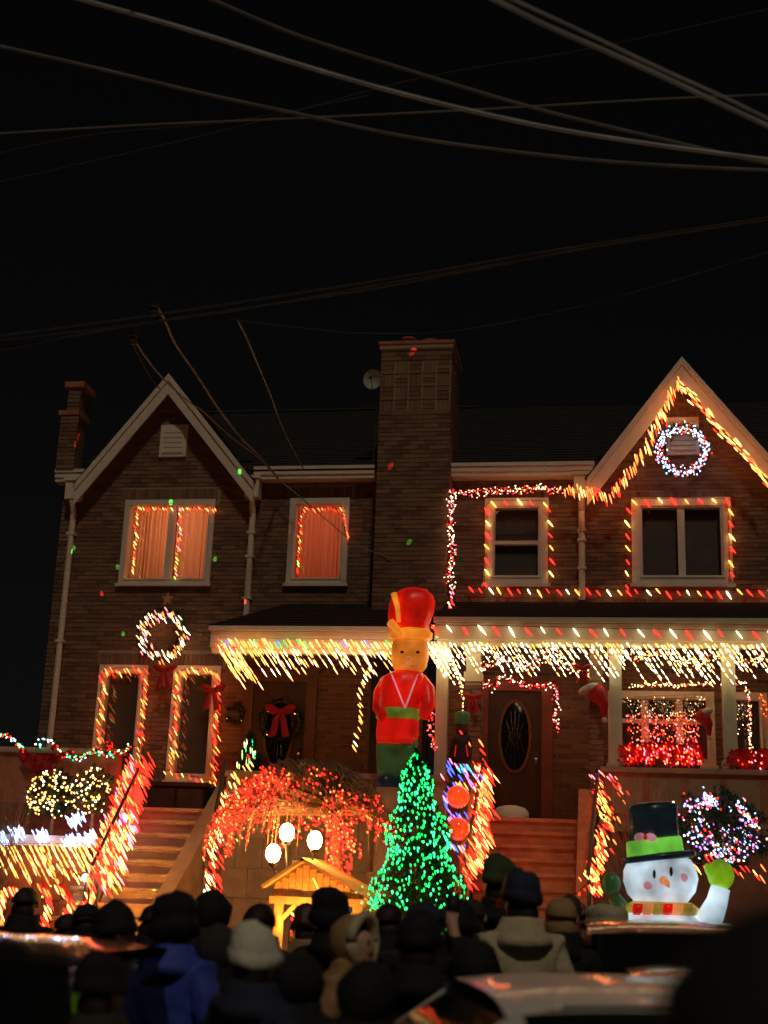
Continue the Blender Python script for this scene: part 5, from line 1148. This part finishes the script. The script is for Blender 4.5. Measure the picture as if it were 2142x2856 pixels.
# ------------------------------------------------------------------ cars
def car(label, loc, rot, H, L, W, paint, name='parked_car', suv=False, refl=None):
    t_ = thing(name, label, 'car', loc)
    # side stations: x, top of lower body
    hw = W/2; belt = H*.60
    xs = [-L/2, -L/2+.12, -L/2+.5, -L*.28, -L*.1, L*.1, L*.24, L/2-.7, L/2-.25, L/2-.05]
    tp = [belt*.80, belt*.95, belt, belt, belt, belt, belt*.99, belt*.90, belt*.80, belt*.62]
    wf = [.82, .93, .99, 1, 1, 1, 1, .98, .90, .78]
    def ring(x, z, f): return [(x, -hw*f*.92, .22), (x, -hw*f, .42), (x, -hw*f, z*.72), (x, -hw*f*.94, z*.97), (x, -hw*f*.6, z+.025), (x, 0, z+.035), (x, hw*f*.6, z+.025), (x, hw*f*.94, z*.97), (x, hw*f, z*.72), (x, hw*f, .42), (x, hw*f*.92, .22)]
    b = MB(); vs = []; n = 11
    for x, z, f in zip(xs, tp, wf): vs += ring(x, z, f)
    b.add(vs, [(i*n+j, i*n+(j+1) % n, (i+1)*n+(j+1) % n, (i+1)*n+j) for i in range(len(xs)-1) for j in range(n)]+[tuple(range(n)), tuple(range((len(xs)-1)*n, len(xs)*n))[::-1]], paint)
    body = b.build('body', t_, True); md = body.modifiers.new('s', 'SUBSURF'); md.levels = 2; md.render_levels = 2
    # glasshouse
    r0, r1 = (-L*.46 if suv else -L*.40), L*.27; t0, t1 = (-L*.42 if suv else -L*.26), L*.08
    gx = [(r0, belt, 0), (t0, H-.05, 1), (-L*.08, H, 1), (t1, H-.04, 1), (r1, belt, 0)]
    g_ = MB(); vs = []
    for x, z, k in ((r0, belt, 0), (t0-.05, H-.09, 1), (t0+.2, H-.055, 1), (-L*.08, H-.03, 1), (t1-.15, H-.05, 1), (t1+.05, H-.09, 1), (r1, belt, 0)):
        if k: vs += [(x, -hw*.80, z), (x, hw*.80, z)]
        else: vs += [(x, -hw*.86, z), (x, hw*.86, z)]
    bs = [(r0+.1, -hw*.93, belt-.02), (r1-.15, -hw*.93, belt-.02), (r0+.1, hw*.93, belt-.02), (r1-.15, hw*.93, belt-.02)]
    g_.add(vs, [(0, 1, 3, 2), (2, 3, 5, 4), (4, 5, 7, 6), (6, 7, 9, 8), (8, 9, 11, 10), (10, 11, 13, 12)], 'glass_dark')
    for s, o_ in ((0, 0), (1, 2)):
        g_.add([bs[o_], bs[o_+1]]+[vs[2*i+s] for i in range(6, -1, -1)], [tuple(range(9)) if s == 0 else tuple(range(9))[::-1]], 'glass_dark')
    g_.build('window', t_)
    # roof panel: crowned
    rfm = MB(); nx, ny = 14, 12; vs = []
    for i in range(nx+1):
        u = i/nx; x = t0-.08+(t1-t0+.16)*u
        for j in range(ny+1):
            v = -1+2*j/ny; e = 1-abs(v)**4; ex = 1-abs(2*u-1)**5
            vs.append((x, v*hw*.82, H-.10+.06*e*1.0+.045*ex*(1-.3*v*v)+.012))
    rfm.add(vs, [(i*(ny+1)+j, (i+1)*(ny+1)+j, (i+1)*(ny+1)+j+1, i*(ny+1)+j+1) for i in range(nx) for j in range(ny)], paint)
    rfm.build('roof', t_, True)
    for s in (-1, 1):
        for x0, z0, x1, z1 in ((r1-.05, belt, t1+.02, H-.09), (-L*.08, belt, -L*.08, H-.06), (r0+.05, belt, t0, H-.09)):
            b = MB(); b.bar((x0, s*hw*.90, z0-.02), (x1, s*hw*.80, z1), .06, .05, paint); b.build('pillar', t_)
        b = MB(); b.ball((L*.20, s*(hw+.10), belt+.06), (.07, .11, .08), paint, 10, 8); b.build('mirror', t_, True)
        b = MB(); b.ball((L/2-.18, s*hw*.70, belt*.68), (.14, .16, .07), 'white_plastic', 10, 8); b.build('headlight', t_, True)
        b = MB(); b.ball((-L/2+.06, s*hw*.72, belt*.78), (.06, .14, .09), 'ribbon', 10, 8); b.build('tail_light', t_, True)
        for x in (-L*.30, L*.31):
            b = MB(); cs = []
            prof = [(.0, .0), (.22, .0), (.32, .02), (.335, .08), (.335, .15), (.32, .21), (0, .21)]
            n = 18; vs = [(x+r_*math.cos(2*math.pi*j/n), s*(hw-.21+y_), .335+r_*math.sin(2*math.pi*j/n)) for r_, y_ in prof for j in range(n)]
            b.add(vs, [(i*n+j, i*n+(j+1) % n, (i+1)*n+(j+1) % n, (i+1)*n+j) for i in range(len(prof)-1) for j in range(n)], 'rubber'); wh = b.build('wheel', t_, True)
            b = MB(); 
            for j in range(6): a = math.pi*j/3; b.bar((x, s*(hw+.008), .335), (x+.2*math.cos(a), s*(hw+.004), .335+.2*math.sin(a)), .05, .02, 'chrome')
            b.build('rim', wh)
    t_.location = loc; t_.rotation_euler = (0, 0, rot)
    for ch_ in t_.children: ch_.matrix_parent_inverse = Matrix.Identity(4)
    for ch_ in t_.children:
        for c2 in ch_.children: c2.matrix_parent_inverse = Matrix.Identity(4)
    return t_
def car_at(label, px, Y, rot, H, L, W, paint, **k):
    q = at(px, 2600, Y); return car(label, (q.x, Y, 0), rot, H, L, W, paint, **k)
# built at the origin, so parts are made before the Empty is moved
_thing = thing
def thing0(name, label, cat, loc=(0, 0, 0), group=None): return _thing(name, label, cat, (0, 0, 0), group)
thing = thing0
car_at('silver car nearest the camera, its roof filling the bottom centre right', 1600, -14.7, math.pi+.26, 1.64, 4.7, 1.95, 'paint_silver', suv=True)
car_at('grey car just beyond the silver one, coloured lights mirrored on its roof', 2330, -12.3, .05, 1.60, 4.4, 1.8, 'paint_grey')
car_at('black tall car at the right edge under the snowman', 2370, -9.9, .06, 1.82, 4.6, 1.9, 'paint_black', suv=True)
car_at('black tall car at the lower left corner mirroring coloured lights', -560, -13.6, math.pi-.03, 1.66, 4.6, 1.9, 'paint_black', suv=True)
thing = _thing

# ------------------------------------------------------------------ people
def person(label, px, py, Y, face, coat, hat=None, hatm='black_coat', hair='hair', scale=1.05, hood=None, phone=False, legs='jeans', puffy=1.0, scarf=None, fur=None):
    """px,py: centre of the head in the photograph; face: direction looked at (deg, 90 = towards the houses)"""
    q = at(px, py, Y); ground = 0.15 if -9.0 < Y < -6.6 or Y < -19.2 else 0.0
    s = (q.z-ground)/1.66          # head centre is 1.66 m up on a figure 1.77 m tall
    V = []; E = []; Rr = []
    def v(p, r, par=None):
        V.append(Vector(p)); Rr.append(r); i = len(V)-1
        if par is not None: E.append((par, i))
        return i
    pf = puffy
    pel = v((0, 0, .95), .15*pf); sp1 = v((0, .0, 1.10), .15*pf, pel); sp2 = v((0, 0, 1.27), .17*pf, sp1); ches = v((0, 0, 1.40), .145*pf, sp2); nk = v((0, .01, 1.50), .062, ches)
    h1 = v((0, .02, 1.58), .075, nk); h2 = v((0, .015, 1.66), .094, h1); h3 = v((0, .0, 1.725), .075, h2)
    for sx in (-1, 1):
        sh = v((sx*.19, 0, 1.41), .085*pf, ches)
        if phone and sx == 1:
            el = v((sx*.27, .22, 1.32), .055*pf, sh); wr = v((sx*.16, .36, 1.60), .036, el); hd = v((sx*.14, .38, 1.68), .034, wr)
            for k, (dx, L_) in enumerate(((-.028, .075), (-.009, .085), (.010, .08), (.028, .065))):
                f1 = v((sx*.14+dx, .40, 1.715), .010, hd); f2 = v((sx*.14+dx*1.1, .425, 1.715+L_*.45), .009, f1); v((sx*.14+dx*1.1-.02, .43, 1.715+L_*.8), .008, f2)
            t1 = v((sx*.105, .39, 1.685), .011, hd); v((sx*.085, .405, 1.72), .009, t1)
        else:
            el = v((sx*.29, -.04, 1.15), .06*pf, sh); wr = v((sx*.24, .08, .96), .045*pf, el); v((sx*.19, .13, .93), .04, wr)
        hp = v((sx*.10, 0, .86), .105, pel); kn = v((sx*.11, .02, .49), .068, hp); an = v((sx*.11, -.01, .10), .048, kn); v((sx*.12, .11, .05), .042, an)
    me = bpy.data.meshes.new('body'); me.from_pydata(V, E, []); nz = Vector((R.random()*50, R.random()*50, 0))
    tmp = bpy.data.objects.new('tmp_body', me); C.objects.link(tmp); md = tmp.modifiers.new('skin', 'SKIN')
    for i, sv in enumerate(me.skin_vertices[0].data): sv.radius = (Rr[i], Rr[i]); sv.use_root = (i == 0)
    for i in (0, 1, 2, 3): me.skin_vertices[0].data[i].radius = (Rr[i]*1.12, Rr[i]*.80)
    m2 = tmp.modifiers.new('sub', 'SUBSURF'); m2.levels = 2
    dg = bpy.context.evaluated_depsgraph_get(); dg.update(); ev = bpy.data.meshes.new_from_object(tmp.evaluated_get(dg)); bpy.data.objects.remove(tmp)
    ev.materials.clear()
    for k in (coat, legs, 'skin', 'rubber'): ev.materials.append(M[k])
    for vt in ev.vertices:      # folds of the coat
        if .1 < vt.co.z < 1.5: vt.co += vt.normal*(mathutils.noise.noise(Vector((vt.co.x*7, vt.co.y*7, vt.co.z*16))+nz)*.022+mathutils.noise.noise(vt.co*22+nz)*.008)
    for vt in ev.vertices:      # a nose and brow on the head, the hem of the coat
        c_ = vt.co
        if 1.60 < c_.z < 1.685 and c_.y > .07 and abs(c_.x) < .022: c_.y += .026*(1-abs(c_.x)/.022)*(1-abs(c_.z-1.635)/.05)
        if .80 < c_.z < .98 and abs(c_.x) < .26: c_.x *= 1.08; c_.y *= 1.15
    for p_ in ev.polygons:
        c_ = p_.center; p_.use_smooth = True
        p_.material_index = 2 if (c_.z > 1.525 and abs(c_.x) < .125) or (phone and c_.z > 1.60) else 0 if c_.z > .80 else 1 if c_.z > .09 else 3
    rot = math.radians(face-90)
    t_ = _thing('person', label, 'person', (0, 0, 0))
    o = bpy.data.objects.new('body', ev); C.objects.link(o); o.parent = t_
    def cap(name, fn):
        b = MB(); fn(b)
        if name in ('hat', 'hood', 'collar', 'hair', 'scarf', 'fur_trim'):
            am = .016 if name != 'hair' else .012
            b.v = [tuple(Vector(q_)*(1)+Vector((mathutils.noise.noise(Vector(q_)*13+nz), mathutils.noise.noise(Vector(q_)*13+nz*2), mathutils.noise.noise(Vector(q_)*11+nz*3)))*am) for q_ in b.v]
        o = b.build(name, None, True); o.parent = t_; return o
    for sx in (-1, 1): cap('eye', lambda b: b.ball((sx*.034, .098, 1.672), (.012, .008, .008), 'black', 8, 6)); cap('ear', lambda b: b.ball((sx*.095, .01, 1.655), (.012, .02, .032), 'skin', 8, 6))
    cap('mouth', lambda b: b.ball((0, .096, 1.603), (.024, .008, .006), 'wood_red', 8, 5))
    if hat != 'hood': cap('hair', lambda b: (b.ball((0, -.012, 1.675), (.105, .118, .115), hair, 16, 12, -.1, 1), b.ball((0, -.045, 1.60), (.093, .07, .10), hair, 14, 10)))
    def hatmesh(prof, dz, ribs):
        def fn(b):
            n = 40; vs = []; ph = R.random()*6
            for i, (r_, z) in enumerate(prof):
                for j in range(n):
                    a = 2*math.pi*j/n; k = 1+(.018*math.cos(ribs*a) if ribs else 0)+.03*math.sin(2*a+ph+z*14)+.02*math.sin(3*a+z*30)
                    vs.append((r_*k*math.cos(a), r_*k*1.06*math.sin(a)-.012-z*.10, dz+z+.012*math.sin(a+ph)))
            k = len(prof); b.add(vs, [(i*n+j, i*n+(j+1) % n, (i+1)*n+(j+1) % n, (i+1)*n+j) for i in range(k-1) for j in range(n)]+[tuple(range((k-1)*n, k*n))], hatm)
        return fn
    if hat == 'beanie': cap('hat', hatmesh([(.108, -.01), (.120, .0), (.124, .02), (.122, .05), (.114, .058), (.113, .075), (.104, .11), (.088, .14), (.066, .165), (.04, .182), (.008, .188)], 1.66, 20))
    if hat == 'big': cap('hat', hatmesh([(.108, .0), (.132, .02), (.140, .06), (.132, .10), (.122, .11), (.126, .15), (.118, .20), (.095, .235), (.06, .255), (.01, .262)], 1.60, 0))
    if hat == 'cap': cap('hat', lambda b: (b.ball((0, -.005, 1.70), (.115, .125, .10), hatm, 16, 10, 0, 1), b.box(-.07, .07, .08, .19, 1.70, 1.712, hatm)))
    if hat == 'hood' or hood:
        hm = hood or hatm
        def hd_(b):
            n = 18; vs = []
            for i, (yy, rx_, rz_, zc) in enumerate(((.035, .108, .128, 1.665), (.03, .130, .150, 1.665), (-.01, .140, .16, 1.665), (-.06, .135, .15, 1.655), (-.12, .10, .12, 1.63), (-.15, .03, .04, 1.60))):
                for j in range(n): a = 2*math.pi*j/n; vs.append((math.cos(a)*rx_, yy-.02*math.sin(a), zc+math.sin(a)*rz_))
            b.add(vs, [(i*n+j, i*n+(j+1) % n, (i+1)*n+(j+1) % n, (i+1)*n+j) for i in range(5) for j in range(n)]+[tuple(range(5*n, 6*n))], hm)
        cap('hood', hd_)
        if fur: cap('fur_trim', lambda b: b.tube([(math.cos(2*math.pi*j/16)*.12, .04, 1.665+math.sin(2*math.pi*j/16)*.14) for j in range(17)], .032, fur, 8))
    if scarf: cap('scarf', lambda b: (b.lathe((0, .01, 1.46), [(.10, 0), (.145, .03), (.15, .07), (.135, .11), (.10, .13)], scarf, 16)))
    if phone: cap('phone', lambda b: b.box(.10, .18, .405, .414, 1.68, 1.84, 'black'))
    # coat collar and back seam
    cap('collar', lambda b: b.lathe((0, -.012, 1.42), [(.165*pf, 0), (.15*pf, .05), (.132, .09), (.124, .13), (.112, .155), (.092, .15), (.088, .10)], coat, 20))
    t_.location = (q.x, Y, ground); tl = 0 if Y < -19 else 1; t_.rotation_euler = (R.uniform(-.04, .04)*tl, R.uniform(-.05, .05)*tl, rot); t_.scale = (s*scale, s*scale, s)
    return t_
person('spectator in dark coat with grey fur scarf looking right at lower left', 335, 2600, -12.6, 20, 'grey_coat', 'beanie', 'black_coat', scarf='grey_fur', puffy=1.1)
person('spectator in a bright blue puffy coat and large black fur hat', 500, 2590, -13.0, 70, 'blue_coat', 'big', 'black_coat', puffy=1.25)
person('spectator in navy coat with a cream knitted hat seen from behind', 705, 2680, -14.3, 60, 'navy_coat', 'beanie', 'white_knit', puffy=1.15, scale=1.05)
person('dark haired spectator in brown coat behind the cream knitted hat', 752, 2575, -11.4, 80, 'wood_dark', None)
person('spectator in tan hooded coat turned right with face showing', 1000, 2625, -12.8, -22, 'tan_coat', 'hood', 'tan_coat', fur='cream_coat', puffy=1.15)
person('tall spectator in black hat directly behind the tan hood', 945, 2560, -10.8, 95, 'black_coat', 'big', 'black_coat')
person('spectator in black holding up a phone in front of the green lit tree', 1150, 2580, -12.2, 95, 'black_coat', 'cap', 'navy_coat', phone=True, puffy=1.2)
person('spectator all in black right of the green lit tree', 1265, 2590, -11.6, 100, 'black_coat', 'beanie', 'black_coat', puffy=1.2)
person('spectator with green hat and red scarf left of the navy beanie', 1375, 2465, -9.6, 60, 'black_coat', 'beanie', 'pine_pale', scarf='red_wool')
person('spectator in cream fleece coat and navy beanie facing the houses', 1452, 2515, -11.3, 110, 'cream_coat', 'beanie', 'navy_coat', puffy=1.15)
person('brown haired spectator in black coat right of the navy beanie', 1545, 2560, -10.8, 80, 'black_coat', None, hair='tan_coat')
person('spectator in a round beige hat in front of the snowman', 1722, 2585, -8.45, 85, 'tan_coat', 'big', 'cream_coat', puffy=1.1, scale=1.6)
person('dark haired spectator in front of the candy canes at far left', 82, 2520, -9.4, 90, 'black_coat', None)
person('brown haired child sized spectator beside the far left one', 185, 2590, -9.9, 80, 'tan_coat', None)
person('spectator in dark maroon coat between the beanie wearer and beige hat', 1615, 2560, -8.3, 90, 'wood_red', 'cap', 'wood_red')
person('spectator in dark coat and black beanie at bottom left between car and blue coat', 300, 2770, -15.2, 60, 'grey_coat', 'beanie', 'black_coat', puffy=1.2)
person('black hooded onlooker very close to the camera at bottom right', 2215, 2925, -19.30, 95, 'black_coat', 'hood', 'black_coat', puffy=1.3)
for lab, px, py, Yp, fc, ct, ht, hm, kw in (
    ('spectator with bare dark hair just left of the big fur hat', 428, 2575, -11.2, 75, 'black_coat', None, 'black_coat', {}),
    ('spectator in black hood right behind the big fur hat', 560, 2545, -10.6, 100, 'grey_coat', 'hood', 'black_coat', {}),
    ('short spectator in dark hood between fur hat and cream knitted hat', 612, 2650, -12.6, 60, 'black_coat', 'hood', 'grey_coat', {}),
    ('spectator in brown beanie at the foot of the stable posts', 850, 2590, -9.9, 110, 'tan_coat', 'beanie', 'wood_dark', {}),
    ('spectator in black coat filling the space below the tan hood', 1010, 2770, -14.6, 80, 'black_coat', 'hood', 'black_coat', dict(puffy=1.3)),
    ('dark haired spectator in front of the left half of the green lit tree', 1075, 2570, -10.4, 90, 'black_coat', None, 'black_coat', {}),
    ('spectator in black beanie below the tip of the green lit tree', 1195, 2640, -13.2, 85, 'black_coat', 'beanie', 'black_coat', dict(puffy=1.2)),
    ('grey haired spectator between two black hats right of the green tree', 1325, 2560, -10.2, 70, 'grey_coat', None, 'black_coat', dict(hair='grey_coat')),
    ('spectator in black hood in front of the cream fleece coat', 1350, 2700, -13.3, 95, 'black_coat', 'hood', 'black_coat', dict(puffy=1.2)),
    ('spectator with brown hair and maroon collar behind the brown haired one', 1590, 2540, -8.6, 80, 'wood_red', None, 'black_coat', dict(hair='wood_dark')),
    ('spectator in black cap among the candy canes', 262, 2570, -10.0, 95, 'black_coat', 'cap', 'black_coat', {}),
    ('dark hooded spectator at bottom centre between cream hat and tan hood', 850, 2740, -14.0, 70, 'black_coat', 'hood', 'black_coat', dict(puffy=1.25))):
    person(lab, px, py, Yp, fc, ct, ht, hm, **kw)
